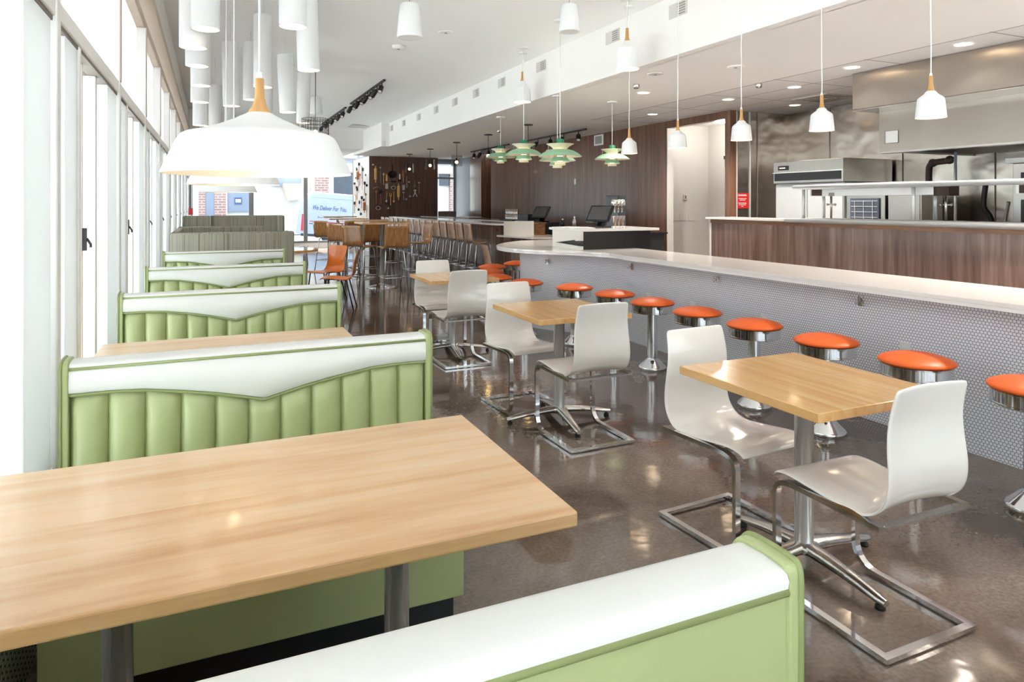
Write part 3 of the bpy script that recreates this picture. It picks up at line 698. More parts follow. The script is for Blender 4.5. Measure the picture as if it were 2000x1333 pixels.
# raised host station on the counter
ms = thing('host_station', 'white raised station with black panel standing behind the counter bend', 'station')
b = MB(); b.prism_x([(6.80, 0.953), (7.49, 0.953), (7.49, 1.16), (6.80, 1.16), (6.80, 1.075), (7.43, 1.008), (6.80, 0.99)], 3.86, 3.90); b.build('white_front', 'solid_white', ms)
MB().box((3.84, 6.77, 1.16), (4.93, 7.55, 1.19)).build('station_top', 'quartz', ms, bevel=0.004)
MB().box((3.90, 6.81, 0.954), (4.83, 7.49, 1.16)).box((4.64, 6.81, 0.0), (4.83, 7.49, 0.954)).build('black_box', 'black', ms)
MB().box((3.80, 6.80, 1.055), (3.90, 6.82, 1.078)).build('slot_lip', 'solid_white', ms)
# shelf behind the station, lower counter, bar
lc = thing('service_counter', 'low white service counter joining the bar to the rounded counter end', 'counter')
MB().prism([(4.72, 11.35), (4.92, 10.30), (5.6, 10.1), (5.68, 10.1), (5.68, 11.35)], 0.885, 0.915).build('counter_top', 'quartz', lc)
MB().box((4.98, 10.6, 0), (5.66, 11.3, 0.885)).build('cabinet_body', 'walnut_light', lc)
MB().box((4.70, 10.95, 0.915), (5.27, 10.98, 1.17)).build('white_screen', 'solid_white', lc)
MB().box((5.30, 11.0, 0.915), (5.52, 11.2, 1.12)).box((5.28, 10.98, 1.12), (5.54, 11.22, 1.14)).box((5.28, 10.98, 0.915), (5.54, 11.22, 0.93)).build('wood_shelf_unit', 'walnut_trim', lc)
bb = thing('back_bar_cabinet', 'black back bar cabinet with drainboard in front of the walnut wall', 'cabinet')
MB().box((5.75, 8.6, 0), (6.35, 11.2, 1.02)).build('cabinet_body', 'black', bb)
MB().box((5.72, 8.55, 1.02), (6.38, 11.25, 1.045)).build('cabinet_top', 'black_gloss', bb)
MB().box((5.9, 9.25, 1.045), (6.3, 10.6, 1.075)).build('drain_tray', 'steel_plain', bb)
bar = thing('bar_counter', 'long bar with white top and walnut front, lined with plywood bar stools', 'bar')
bp = [(4.86, 20.0), (4.86, 12.15)]+circ(5.36, 12.15, 0.5, 10, PI, 1.5*PI, True)+[(5.5, 11.65), (5.5, 20.0)]
MB().prism([(x, y) for x, y in bp], 1.07, 1.105).build('bar_top', 'quartz', bar)
b2 = [(5.02, 20.0), (5.02, 12.2)]+circ(5.42, 12.2, 0.40, 10, PI, 1.5*PI, True)+[(5.44, 11.8), (5.44, 20.0)]
MB().prism(b2, 0.0, 1.07).build('bar_front', 'walnut_light', bar)
MB().tube([(4.95, 20, 0.22), (4.95, 12.3, 0.22)], 0.02).build('foot_rail', 'satin', bar)
MB().lathe([(0.001, 0), (0.016, 0), (0.016, 0.01), (0.001, 0.012)], (0, 0, 0), 12, axis='x').build('bar_knob', 'black_metal', bar).location = (4.99, 12.0, 0.98)

bk = thing('back_counter', 'low back counter behind the long bar carrying glasses and trays', 'counter')
MB().box((5.85, 12.5, 0), (6.35, 20.0, 1.07)).build('cabinet_body', 'black', bk); MB().box((5.82, 12.45, 1.07), (6.38, 20.0, 1.105)).build('counter_top', 'quartz', bk)
# ------------------------------------------------------------------ plywood seats
BS = [(0.20, 0.745, .195, 0), (0.17, 0.765, .205, 0), (0.05, 0.772, .208, 0.004), (-0.10, 0.765, .208, 0.012), (-0.175, 0.782, .206, 0.018), (-0.205, 0.83, .205, 0.02), (-0.215, 0.92, .204, 0.02), (-0.245, 1.115, .204, 0.016)]
def make_barstool(m='plywood'):
    r = empty('bar_stool'); o = shell(r, 'shell', BS, 0.2, m, nx=9, th=0.012, sub=0)
    for sx in (-1, 1):
        p = [(sx*0.21, 0.20, 0.0), (sx*0.15, 0.14, 0.70), (sx*0.14, 0.12, 0.742), (sx*0.14, 0.05, 0.752), (sx*0.14, -0.08, 0.748), (sx*0.15, -0.13, 0.72), (sx*0.21, -0.21, 0.0)]
        MB().tube(p, 0.0095, seg=8).build('leg_frame', 'chrome', r)
    MB().tube([(0.185, 0.178, 0.27), (-0.185, 0.178, 0.27)], 0.008).tube([(0.185, -0.18, 0.27), (-0.185, -0.18, 0.27)], 0.008).tube([(0.187, 0.178, 0.27), (0.187, -0.18, 0.27)], 0.008).tube([(-0.187, 0.178, 0.27), (-0.187, -0.18, 0.27)], 0.008).build('foot_ring', 'chrome', r)
    return r
bs = make_barstool(); N_ = 15
for i in range(N_):
    y = 11.85+i*0.482; o = bs if i == 0 else dup(bs, (4.60, y, 0), R(-90)); o.location = (4.60, y, 0); o.rotation_euler = (0, 0, R(-90+random.uniform(-2, 2)))
    if i == 0: l = 'plywood bar stool at the near end of the row along the bar'
    elif i == N_-1: l = 'plywood bar stool at the far end of the bar row, by the utensil wall'
    elif i < 8: l = 'plywood bar stool at the bar, number %s from the near end of the row' % ['two', 'three', 'four', 'five', 'six', 'seven', 'eight'][i-1]
    else: l = 'plywood bar stool at the bar, number %s from the far end of the row' % ['seven', 'six', 'five', 'four', 'three', 'two'][i-8]
    tag(o, l, 'stool', 'plywood stools along the bar')
def high_table(x, y, l):
    r = thing('high_table', l, 'table', (x, y, 0), 0, 'high bar tables')
    MB().box((-0.42, -0.36, 1.125), (0.42, 0.36, 1.155)).build('table_top', 'maple_small', r)
    MB().lathe([(0.038, 0.03), (0.038, 1.11), (0.12, 1.112), (0.12, 1.125)], (0, 0, 0), 20, cap1=True).build('column', 'satin', r)
    MB().lathe([(0.27, 0.0), (0.27, 0.012), (0.20, 0.028), (0.06, 0.06), (0.04, 0.075)], (0, 0, 0), 36).build('disc_base', 'chrome', r)
HT = [(2.78, 11.95, 'nearest high table with a round chrome base, past the orange chairs'), (2.80, 13.69, 'middle high table of the row beside the bar stools'), (2.78, 15.43, 'third high table from the camera, its dark top edge against the van'), (3.05, 18.1, 'farthest high table, in front of the utensil wall box')]
for h in HT: high_table(*h)
wl = ['nearest high table', 'middle high table', 'third high table']
bg_ = make_barstool('plywood_gloss'); bg_.location = (0, -50, 0); first_ = [bg_]
def gstool(loc, rz):
    if first_: o = first_.pop(); o.location = loc; o.rotation_euler = (0, 0, rz); return o
    return dup(bg_, loc, rz)
for i, (x, y, l) in enumerate(HT[:3]):
    o = gstool((x-0.44, y-0.40, 0), R(-52)); tag(o, 'plywood stool with bright window glare on its back at the %s' % wl[i], 'stool', 'plywood stools at the high tables')
    o = dup(bs, (x-0.03, y-0.86, 0), R(4)); tag(o, 'plywood stool with brown back toward the camera at the %s' % wl[i], 'stool', 'plywood stools at the high tables')
    o = dup(bs, (x+0.68, y+0.25, 0), R(100)); tag(o, 'plywood stool on the bar side of the %s' % wl[i], 'stool', 'plywood stools at the high tables')
OC = [(0.22, 0.435, .19, 0), (0.19, 0.452, .20, 0), (0.05, 0.452, .205, 0.006), (-0.10, 0.445, .205, 0.012), (-0.17, 0.462, .20, 0.016), (-0.205, 0.51, .19, 0.018), (-0.21, 0.58, .175, 0.02), (-0.225, 0.66, .18, 0.02), (-0.275, 0.83, .19, 0.016)]
def make_plychair(m, name='plywood_chair', front=True):
    r = empty(name); shell(r, 'shell', OC, 0.2, m, nx=9, th=0.006, sub=1)
    if front:
        o = shell(r, 'plywood_back', [(y-0.007 if z > 0.46 else y, z-0.007, w_, c) for y, z, w_, c in OC], 0.2, 'plywood', nx=9, th=0.006, sub=1)
    for sx in (-1, 1):
        MB().tube([(sx*0.20, 0.19, 0), (sx*0.16, 0.15, 0.42), (sx*0.14, 0.10, 0.432), (sx*0.14, -0.08, 0.43), (sx*0.16, -0.14, 0.41), (sx*0.21, -0.24, 0)], 0.010).build('leg_frame', 'black_metal' if front else 'chrome', r)
    return r
oc = make_plychair('orange_ply'); oc.location = (1.64, 9.75, 0); oc.rotation_euler = (0, 0, R(73)); tag(oc, 'orange plywood chair seen edge-on, the nearer of the two orange ones', 'chair', 'orange plywood chairs')
o = dup(oc, (1.62, 10.75, 0), R(128), 'orange plywood chair showing its orange backrest, behind its twin'); 
pc = make_plychair('plywood', 'plywood_chair', False); pc.location = (4.25, 10.0, 0); pc.rotation_euler = (0, 0, R(-95)); tag(pc, 'plain plywood chair beyond the orange stools, its back a narrow strip', 'chair', 'plain plywood chairs')
dup(pc, (4.75, 9.75, 0), R(-60), 'plain plywood chair just left of the rounded counter end, under the low counter')
dup(pc, (1.95, 17.2, 0), R(-110), 'plywood chair far behind the striped banquettes by the far windows')

# ------------------------------------------------------------------ striped banquettes and round table
def banq(name, label, pieces, cush):
    r = thing(name, label, 'banquette', (0, 0, 0), 0, 'striped banquettes')
    b = MB(); [b.box(*p) for p in pieces]; b.build('upholstered_back', 'stripe', r, bevel=0.025)
    b = MB(); [b.box(*p) for p in cush]; b.build('seat_cushion', 'stripe', r, bevel=0.03)
    return r
banq('curved_banquette', 'nearest striped banquette, a tall pale grey back across the windows side', [((-0.50, 10.33, 0), (1.12, 10.45, 1.08)), ((-0.50, 10.45, 0), (-0.40, 12.38, 1.08))], [((-0.40, 10.45, 0.0), (1.05, 10.9, 0.45)), ((-0.40, 10.9, 0), (0.05, 12.38, 0.45))])
banq('curved_banquette', 'middle striped banquette, a low dark strip above the nearest one', [((-0.50, 12.87, 0), (0.88, 12.99, 1.085))], [((-0.40, 12.42, 0), (0.85, 12.86, 0.45)), ((-0.40, 13.0, 0), (0.85, 13.45, 0.45))])
banq('curved_banquette', 'farthest striped banquette with the tallest dark brown back', [((0.0, 15.2, 0), (1.42, 15.34, 1.235)), ((-0.50, 15.0, 0), (0.0, 15.14, 1.235)), ((1.30, 14.9, 0), (1.42, 15.2, 1.235))], [((0.0, 14.72, 0), (1.3, 15.2, 0.45))])
t = thing('round_table', 'round table with wooden rim beside the orange chairs, window reflection coloured into its top', 'table', (1.10, 11.45, 0))
MB().lathe([(0.001, 0.752), (0.50, 0.752), (0.50, 0.748)], seg=48, sm=False).build('table_top', 'white_gloss', t)  # glossy top coloured white to stand in for the window reflection
MB().lathe([(0.498, 0.75), (0.502, 0.748), (0.502, 0.715), (0.05, 0.712)], seg=48, sm=False).build('wooden_rim', 'maple_edge', t)
MB().lathe([(0.22, 0), (0.22, 0.015), (0.04, 0.04), (0.035, 0.715)], seg=24).build('column', 'satin', t)

# ------------------------------------------------------------------ hanging lamps
def cord_mesh(x, z0, z1, r=0.004, wob=0.0, seed=0):
    rnd = random.Random(seed); n = 12 if wob else 1
    return [(wob*math.sin(i*1.7+seed)*rnd.uniform(0.4, 1), wob*math.cos(i*1.3+seed)*rnd.uniform(0.4, 1), z0+(z1-z0)*i/n) for i in range(n+1)]
def point(name, parent, z, power, color=(1, 0.86, 0.68), r=0.03):
    l = bpy.data.lights.new(name, 'POINT'); l.energy = power; l.color = color; l.shadow_soft_size = r
    o = bpy.data.objects.new(name, l); COL.objects.link(o); o.parent = parent; o.location = (0, 0, z); return o
def canopy(r, ztop, m='lamp_white', rad=0.05):
    MB().lathe([(0.001, ztop-0.022), (rad, ztop-0.018), (rad, ztop), (0.001, ztop)], seg=20, sm=False).build('canopy', m, r)
def dome(x, y, z, ztop, label):
    r = thing('dome_pendant', label, 'lamp', (x, y, z), 0, 'white dome pendants over the booths')
    out = [(0.220, 0.0), (0.219, 0.006), (0.186, 0.080), (0.178, 0.092), (0.168, 0.098), (0.135, 0.106), (0.100, 0.117), (0.060, 0.134), (0.030, 0.150), (0.026, 0.152)]
    inn = [(q-0.003 if q > 0.03 else 0.02, z_-0.004) for q, z_ in out[1:-1]][::-1]
    MB().lathe(out, seg=64).build('lamp_shade', 'lamp_white', r); MB().lathe([(0.02, 0.146)]+inn+[(0.2185, 0.0)], seg=64).build('shade_lining', 'lamp_in', r)
    MB().lathe([(0.027, 0.150), (0.026, 0.155), (0.017, 0.168), (0.0115, 0.19), (0.0105, 0.225), (0.010, 0.236), (0.001, 0.238)], seg=24).build('wooden_neck', 'neck', r)
    MB().lathe([(0.006, 0.236), (0.008, 0.24), (0.006, 0.252)], seg=12).tube([(0, 0, 0.24), (0, 0, ztop-z)], 0.0028).build('cord', 'cord', r)
    MB().lathe([(0.012, 0.148), (0.014, 0.11), (0.012, 0.10)], seg=16).build('lamp_holder', 'lamp_white', r)
    MB().sphere((0, 0, 0.075), 0.028).build('bulb', 'glow', r)
    canopy(r, ztop-z)
for a in [(0.112, 1.79, 1.552, CZ(0.112), 'large white dome pendant with wooden neck, nearest the camera'), (0.112, 3.74, 1.575, CZ(0.112), 'second white dome pendant, its rim just showing below the nearest dome'), (0.112, 5.60, 1.567, CZ(0.112), 'third white dome pendant, lowest visible rim in front of the far street')]: dome(*a)
def bell(name, x, y, z, ztop, s, hs, label, group, wob=0.004, seed=0):
    r = thing(name, label, 'lamp', (x, y, z), 0, group)
    k = lambda L: [(q*s, v*s*hs) for q, v in L]
    MB().lathe(k([(0.085, 0.0), (0.0835, 0.02), (0.075, 0.105), (0.071, 0.118), (0.060, 0.128), (0.038, 0.145), (0.028, 0.160), (0.022, 0.164)]), seg=40).build('lamp_shade', 'lamp_white', r)
    MB().lathe(k([(0.084, 0.0), (0.080, 0.02), (0.072, 0.105), (0.058, 0.124), (0.036, 0.140), (0.012, 0.158)]), seg=40).build('shade_lining', 'lamp_in', r)
    zt = 0.162*s*hs
    MB().lathe([(0.022*s, zt), (0.015*s, zt+0.02*s), (0.012*s, zt+0.05*s), (0.011*s, zt+0.095*s), (0.001, zt+0.098*s)], seg=20).build('wooden_neck', 'neck', r)
    p = cord_mesh(0, zt+0.09*s, ztop-z, wob=wob, seed=seed); p[0] = (0, 0, zt+0.09*s); p[-1] = (0, 0, ztop-z)
    MB().tube(catmull(p, 3), 0.0038 if s < 1.2 else 0.005, seg=6).lathe([(0.008, zt+0.09*s), (0.009, zt+0.10*s), (0.005, zt+0.115*s)], seg=10).build('cord', 'cord', r)
    MB().sphere((0, 0, 0.05*s), 0.026*s, 10).build('bulb', 'glow', r)
    canopy(r, ztop-z, rad=0.06)
for i, (y, l) in enumerate([(2.78, 'small white bell pendant over the counter in front of the hood, nearest of five'), (3.594, 'white bell pendant over the counter against the steel back wall, second nearest'), (4.407, 'white bell pendant over the counter, middle of the low row of five'), (5.247, 'white bell pendant over the counter in front of the bright doorway'), (6.062, 'farthest white bell pendant of the low row, against dark walnut')]):
    bell('bell_pendant', 4.03, y, 2.005, CZ(4.03), 1.0, 1.0, l, 'bell pendants in the low row', seed=i)
bell('bell_pendant', 3.89, 5.89, 2.85, CZ(3.89), 1.41, 1.25, 'larger white bell pendant high up against the soffit, nearer of two', 'large bell pendants hung high', seed=9)
bell('bell_pendant', 3.94, 8.55, 2.88, CZ(3.94), 1.41, 1.25, 'larger white bell pendant high up, left of its nearer twin', 'large bell pendants hung high', seed=11)
def ph(x, y, z, ztop, label):
    r = thing('tiered_pendant', label, 'lamp', (x, y, z), 0, 'tiered green pendants')
    MB().lathe([(0.062, 0.0), (0.066, 0.004), (0.056, 0.034)], seg=32).lathe([(0.064, 0.001), (0.02, 0.012)], seg=32).build('lower_shade', 'ph_cream', r, solid=0.002)
    MB().lathe([(0.110, 0.038), (0.106, 0.05), (0.088, 0.078), (0.070, 0.096)], seg=40).build('middle_shade', 'ph_green', r, solid=0.002)
    MB().lathe([(0.109, 0.034), (0.085, 0.030), (0.066, 0.030)], seg=40).build('middle_shade_rim', 'ph_cream', r, solid=0.002)
    MB().lathe([(0.250, 0.098), (0.235, 0.112), (0.20, 0.138), (0.155, 0.162), (0.10, 0.178), (0.085, 0.180)], seg=56).build('main_shade', 'ph_green', r, solid=-0.002)
    MB().lathe([(0.249, 0.095), (0.234, 0.108), (0.20, 0.132), (0.150, 0.150), (0.095, 0.124), (0.072, 0.112)], seg=56).build('main_shade_lining', 'ph_cream', r)
    MB().lathe([(0.074, 0.100), (0.078, 0.104), (0.074, 0.110)], seg=32).build('brass_ring', 'ph_brass', r)
    MB().lathe([(0.160, 0.240), (0.150, 0.236), (0.105, 0.212), (0.080, 0.186), (0.070, 0.182)], seg=40).build('upper_shade', 'ph_cream', r, solid=0.002)
    MB().lathe([(0.045, 0.236), (0.045, 0.292), (0.040, 0.298), (0.001, 0.300)], seg=28).build('top_cap', 'ph_dark', r)
    for k in range(3):
        a = k*2*PI/3+0.5; MB().tube([(0.135*math.cos(a), 0.135*math.sin(a), 0.235), (0.14*math.cos(a), 0.14*math.sin(a), 0.16), (0.09*math.cos(a), 0.09*math.sin(a), 0.07)], 0.0025, seg=5).build('strut', 'ph_cream', r)
    MB().tube([(0, 0, 0.30), (0, 0, ztop-z)], 0.006, seg=8).build('cord', 'cord', r)
    MB().lathe([(0.03, 0.02), (0.035, 0.09), (0.03, 0.2)], seg=16, sm=True).build('lamp_tube', 'glow_soft', r)
    point('lamp_light', r, 0.06, 3)
    canopy(r, ztop-z, rad=0.07)
ph(3.68, 6.95, 1.925, CZ(3.68), 'nearest and largest tiered green pendant, over the counter bend')
ph(3.84, 8.29, 2.035, CZ(3.84), 'tiered green pendant left of the largest one, over the counter tip')
ph(4.31, 8.22, 1.965, SZ, 'tiered green pendant hanging lower, partly behind the largest one')
ph(5.28, 8.38, 2.02, SZ, 'tiered green pendant farthest right, alone against the walnut wall')
ph(4.48, 10.6, 2.16, SZ, 'small far tiered green pendant, its edge showing at the far left of the group')
def cylp(x, y, z, label, L=0.78, d=0.20, tilt=0.0):
    r = thing('cylinder_pendant', label, 'lamp', (x, y, z), 0, 'white cylinder pendants'); R_ = d/2
    q = Matrix.Rotation(tilt, 4, 'Y')
    MB().lathe([(R_, 0), (R_, L)], seg=36, tilt=q).build('lamp_shade', 'lamp_white', r)
    MB().lathe([(R_-0.004, 0.0), (R_-0.004, L-0.01)], seg=36, tilt=q).build('shade_lining', 'lamp_in', r); MB().lathe([(0.001, 0.03), (R_-0.006, 0.03)], seg=36, tilt=q, sm=False).lathe([(0.001, 0.04), (R_-0.006, 0.04)], seg=36, tilt=q, sm=False, mi=1).build('diffuser', ['glow_soft', 'lamp_white'], r)
    t = q @ Vector((0, 0, L)); MB().lathe([(0.001, L-0.12), (R_-0.004, L-0.12)], seg=20, sm=False).build('lamp_holder', 'lamp_white', r); MB().tube([tuple(t), (t.x, t.y, CZ(x)-z)], 0.003, seg=5).build('cord', 'cord', r); 
for x, y, z, L, tl, lab in [(0.57, 5.36, 2.81, .78, 0, 'white cylinder pendant cut by the top edge, right of the near dome cord'), (0.84, 6.57, 2.72, .78, -.03, 'long white cylinder pendant farthest right of the cluster, hanging to mid height'), (-0.03, 5.62, 2.79, .78, 0, 'white cylinder pendant nearest at the upper left, lit mouth below the top edge'),
    (-0.12, 5.89, 2.70, .78, 0, 'white cylinder pendant leftmost at the top, beside the window beam'), (-0.11, 6.99, 2.76, .7, 0, 'white cylinder pendant third down in the stepped stack by the windows'), (-0.09, 8.14, 2.76, .7, 0, 'white cylinder pendant fourth down in the stepped stack by the windows'),
    (-0.11, 8.88, 2.68, .7, 0, 'white cylinder pendant fifth down in the stepped stack by the windows'), (-0.12, 10.47, 2.57, .7, 0, 'white cylinder pendant lowest in the stepped stack by the windows'), (0.08, 12.4, 2.66, .8, 0, 'slim shaded cylinder pendant just right of the stepped stack'),
    (0.25, 9.30, 2.71, .80, -.02, 'white cylinder pendant behind the thin cord left of the near dome neck'), (0.33, 12.9, 2.78, .7, 0, 'shaded cylinder pendant peeking below the one left of the dome neck'), (0.52, 10.19, 2.93, .80, 0, 'white cylinder pendant left neighbour of the one behind the dome cord'),
    (0.54, 8.09, 2.78, .80, 0, 'white cylinder pendant right behind the near dome cord'), (0.84, 11.78, 2.79, .6, 0, 'far cylinder pendant hidden behind the wooden neck of the near dome'), (0.90, 9.01, 2.63, .72, -.05, 'slightly tilted cylinder pendant alone to the right of the dome neck'), (1.33, 11.07, 2.74, .78, .02, 'cylinder pendant right of the tilted one, behind the black cord')]: cylp(x, y, z, lab, L, tilt=tl)
def speaker(x, y, z, s, label):
    r = thing('pendant_speaker', label, 'speaker', (x, y, z), 0, 'white pendant speakers')
    MB().lathe([(0.001, 0.290*s), (0.070*s, 0.288*s), (0.082*s, 0.275*s), (0.096*s, 0.16*s), (0.109*s, 0.02*s), (0.108*s, 0.0), (0.100*s, -0.004*s)], seg=40).build('speaker_body', 'lamp_white', r)
    MB().lathe([(0.001, 0.0), (0.100*s, -0.003*s)], seg=40).build('speaker_grille', 'frame', r)
    MB().tube([(0, 0, 0.28*s), (0, 0, CZ(x)-z)], 0.003, seg=5).build('hanging_wire', 'frame_grey', r)
speaker(1.57, 5.72, 2.91, 1.0, 'white pendant speaker at the top centre of the photo'); speaker(3.21, 5.87, 3.16, 0.92, 'white pendant speaker cut by the top edge, right of centre'); speaker(1.60, 11.63, 2.96, 1.0, 'small far white pendant speaker behind the cylinder lamps')
def cage(x, y, z, rad, h, label):
    r = thing('wire_cage_pendant', label, 'lamp', (x, y, z), 0, 'black wire drum pendants'); m = MB()
    for k in range(6): m.tube([(rad*math.cos(a*PI/16), rad*math.sin(a*PI/16), h*k/5) for a in range(32)], 0.003, seg=4, closed=True)
    for a in range(28): m.tube([(rad*math.cos(a*PI/14), rad*math.sin(a*PI/14), 0), (rad*math.cos(a*PI/14), rad*math.sin(a*PI/14), h)], 0.0022, seg=4)
    for a in range(3): m.tube([(rad*math.cos(a*2.09), rad*math.sin(a*2.09), h), (0, 0, h)], 0.003, seg=4)
    m.build('wire_cage', 'black_metal', r)
    MB().tube([(0, 0, h*0.45), (0, 0, CZ(x)-z)], 0.004, seg=6).build('cord', 'black_metal', r); MB().sphere((0, 0, h*0.25), 0.035, 8).build('bulb', 'glow_warm', r)
cage(1.39, 10.15, 2.44, 0.19, 0.26, 'black wire drum pendant with a bare bulb above the near dome shoulder'); cage(1.55, 13.6, 2.52, 0.30, 0.26, 'larger faint wire drum pendant behind the nearer one'); cage(-0.05, 14.0, 2.86, 0.15, 0.20, 'dark wire drum pendant low beside the stepped cylinder lamps')
# bare-bulb pendants over the bar, each in a clear glass shade
def edison(x, y, z, label):
    r = thing('filament_pendant', label, 'lamp', (x, y, z), 0, 'bare bulb pendants over the bar')
    MB().sphere((0, 0, 0), 0.035, 10).build('bulb', 'glow_warm', r); MB().lathe([(0.018, 0.03), (0.02, 0.05), (0.02, 0.10), (0.001, 0.105)], seg=14).build('lamp_holder', 'black_metal', r)
    MB().tube([(0, 0, 0.1), (0, 0, SZ-z)], 0.006, seg=6).build('cord', 'black_metal', r); canopy(r, SZ-z, 'black_metal', 0.09)
    MB().lathe([(0.13, -0.10), (0.13, 0.16)], seg=32).build('glass_shade', 'smoke_glass', r)
for y, z, l in [(11.42, 2.43, 'nearest bare bulb pendant, its cord behind a green lamp'), (13.40, 2.49, 'bare bulb pendant over the bar in front of the dark niche'), (15.42, 2.47, 'bare bulb pendant in front of the grey column'), (17.56, 2.50, 'bare bulb pendant at the right edge of the utensil wall'), (19.63, 2.50, 'farthest bare bulb pendant, over the utensils')]: edison(5.38, y, z, l)
# track lights
def track(x, y0, y1, z, n, label, grp, m='black_metal', ang=40):
    r = thing('track_light', label, 'light', (x, y0, z), 0, grp)
    MB().box((-0.02, 0, -0.03), (0.02, y1-y0, 0)).build('track_rail', m, r)
    for i in range(n):
        y = (y1-y0)*(i+0.5)/n; sg = 1 if i % 2 else -1; a = Matrix.Rotation(R(ang)*sg, 4, 'X') @ Matrix.Rotation(R(20), 4, 'Y')
        h = MB().lathe([(0.035, -0.20), (0.045, -0.19), (0.045, -0.06), (0.02, -0.03), (0.001, -0.03)], seg=14, tilt=a).tube([(0, 0, 0.06), (0, 0, -0.06)], 0.01, seg=6).build('spot_head', m, r); h.location = (0, y, -0.07)
        q = MB().lathe([(0.001, -0.185), (0.034, -0.190)], seg=14, tilt=a).build('spot_lens', 'frame', h)
    return r
track(2.80, 11.85, 15.0, CZ(2.8), 8, 'black track light on the white ceiling, nearer of two', 'track lights on the main ceiling')
track(2.80, 15.6, 19.1, CZ(2.8), 8, 'black track light on the white ceiling, farther of two', 'track lights on the main ceiling')
track(6.60, 11.4, 14.4, SZ-0.02, 5, 'black track light in front of the walnut wall, nearer one', 'track lights by the walnut wall')
track(6.60, 15.1, 17.7, SZ-0.02, 5, 'black track light in front of the walnut wall, farther one', 'track lights by the walnut wall')
# recessed downlights
def down(x, y, label):
    r = thing('recessed_downlight', label, 'light', (x, y, SZ), 0, 'round recessed downlights')
    MB().lathe([(0.095, 0.0), (0.095, -0.005), (0.075, -0.006), (0.073, 0.0)], seg=28, sm=False).build('trim_ring', 'lamp_white', r)
    MB().lathe([(0.001, -0.003), (0.075, -0.003)], seg=28, sm=False).build('lens', 'glow', r)
    l = bpy.data.lights.new('downlight', 'SPOT'); l.energy = 140; l.color = (1, 0.91, 0.80); l.spot_size = R(125); l.spot_blend = 0.8; l.shadow_soft_size = 0.06
    o = bpy.data.objects.new('downlight', l); COL.objects.link(o); o.parent = r; o.location = (0, 0, -0.02)
for x, y, l in [(6.32, 4.05, 'recessed downlight nearest the camera, above the steel hood front'), (6.30, 5.22, 'recessed downlight at the soffit edge left of the steel hood'), (6.71, 6.40, 'recessed downlight in the kitchen ceiling left of the ceiling grille, higher one'), (7.93, 7.56, 'recessed downlight in the kitchen ceiling deepest toward the steel wall'), (6.65, 7.53, 'recessed downlight above the doorway end of the kitchen ceiling'), (5.23, 7.53, 'recessed downlight in the plaster soffit near the smoke detectors'), (6.62, 9.28, 'farthest recessed downlight, above the walnut wall')]: down(x, y, l)
for x, y in [(6.3, 2.8), (6.3, 1.6), (6.3, 0.2), (6.3, -1.4), (5.2, 2.6), (5.2, 0.8), (5.2, -1.0), (5.2, -2.8)]: down(x, y, 'added recessed downlight out of view, fill for the right side')  # extra downlights, never in view, added to brighten counter and kitchen
t = thing('added_ceiling_light', 'added flush round lamp, out of sight on the corridor ceiling beyond the doorway', 'light', (8.15, 9.4, SZ)); MB().lathe([(0.001, -0.06), (0.14, -0.05), (0.17, 0)], seg=24).build('diffuser', 'glow_soft', t); point('corridor_fill_light', t, -0.15, 14, (1, .95, .88), 0.1)  # unseen lamp added to brighten the corridor
struct(MB().box((7.5, 8.4, SZ), (9.7, 10.6, SZ+0.05)).build('ceiling_corridor', 'white_paint'))
def disc(name, label, cat, x, y, z, r_, h, m='frame'):
    t = thing(name, label, cat, (x, y, z)); MB().lathe([(0.001, -h), (r_*0.8, -h), (r_, -h*0.6), (r_, 0)], seg=24).build('housing', m, t); MB().lathe([(0.001, -h-0.004), (r_*0.2, -h-0.003), (r_*0.2, -h)], seg=12).build('sensor_cap', 'vent_dark', t)
disc('smoke_detector', 'round smoke detector on the white ceiling below the centre speaker', 'detector', 2.42, 9.4, CZ(2.42), 0.09, 0.05)
disc('ceiling_plate', 'flat white plate on the ceiling right of the centre speaker', 'plate', 2.75, 8.3, CZ(2.75), 0.10, 0.012)
disc('ceiling_plate', 'grey plate on the soffit underside nearest the bell cords', 'plate', 4.589, 6.379, SZ, 0.09, 0.012, 'vent'); disc('ceiling_plate', 'thin white plate on the soffit underside beside the middle bell cord', 'plate', 5.134, 5.698, SZ, 0.09, 0.012)
disc('sprinkler_head', 'small sprinkler on the soffit underside behind the second bell', 'sprinkler', 4.79, 7.048, SZ, 0.04, 0.05, 'steel_plain'); disc('sprinkler_head', 'small sprinkler in the kitchen tile ceiling right of a bell cord', 'sprinkler', 6.12, 6.395, SZ, 0.04, 0.05, 'steel_plain')
disc('sprinkler_head', 'small sprinkler on the far soffit underside above the bar', 'sprinkler', 5.29, 12.6, SZ, 0.04, 0.04, 'steel_plain')
t = thing('ceiling_grille', 'square slotted air grille in the kitchen tile ceiling beside the hood', 'vent', (7.78, 6.88, SZ)); g = MB().box((-0.30, -0.30, -0.01), (0.30, 0.30, 0)); g.build('grille_frame', 'vent', t)
for k in range(4): a = 0.26-0.06*k; s = MB().tube([(-a, -a, -0.012), (a, -a, -0.012), (a, a, -0.012), (-a, a, -0.012)], 0.008, seg=4, closed=True).build('slot_ring', 'frame_dark', t)
t = thing('ceiling_grille', 'faint rectangular air grille on the far end of the white ceiling', 'vent', (3.75, 18.6, CZ(3.75)-0.005)); MB().box((-0.3, -0.3, -0.012), (0.3, 0.3, 0.0)).build('grille_frame', 'vent', t)

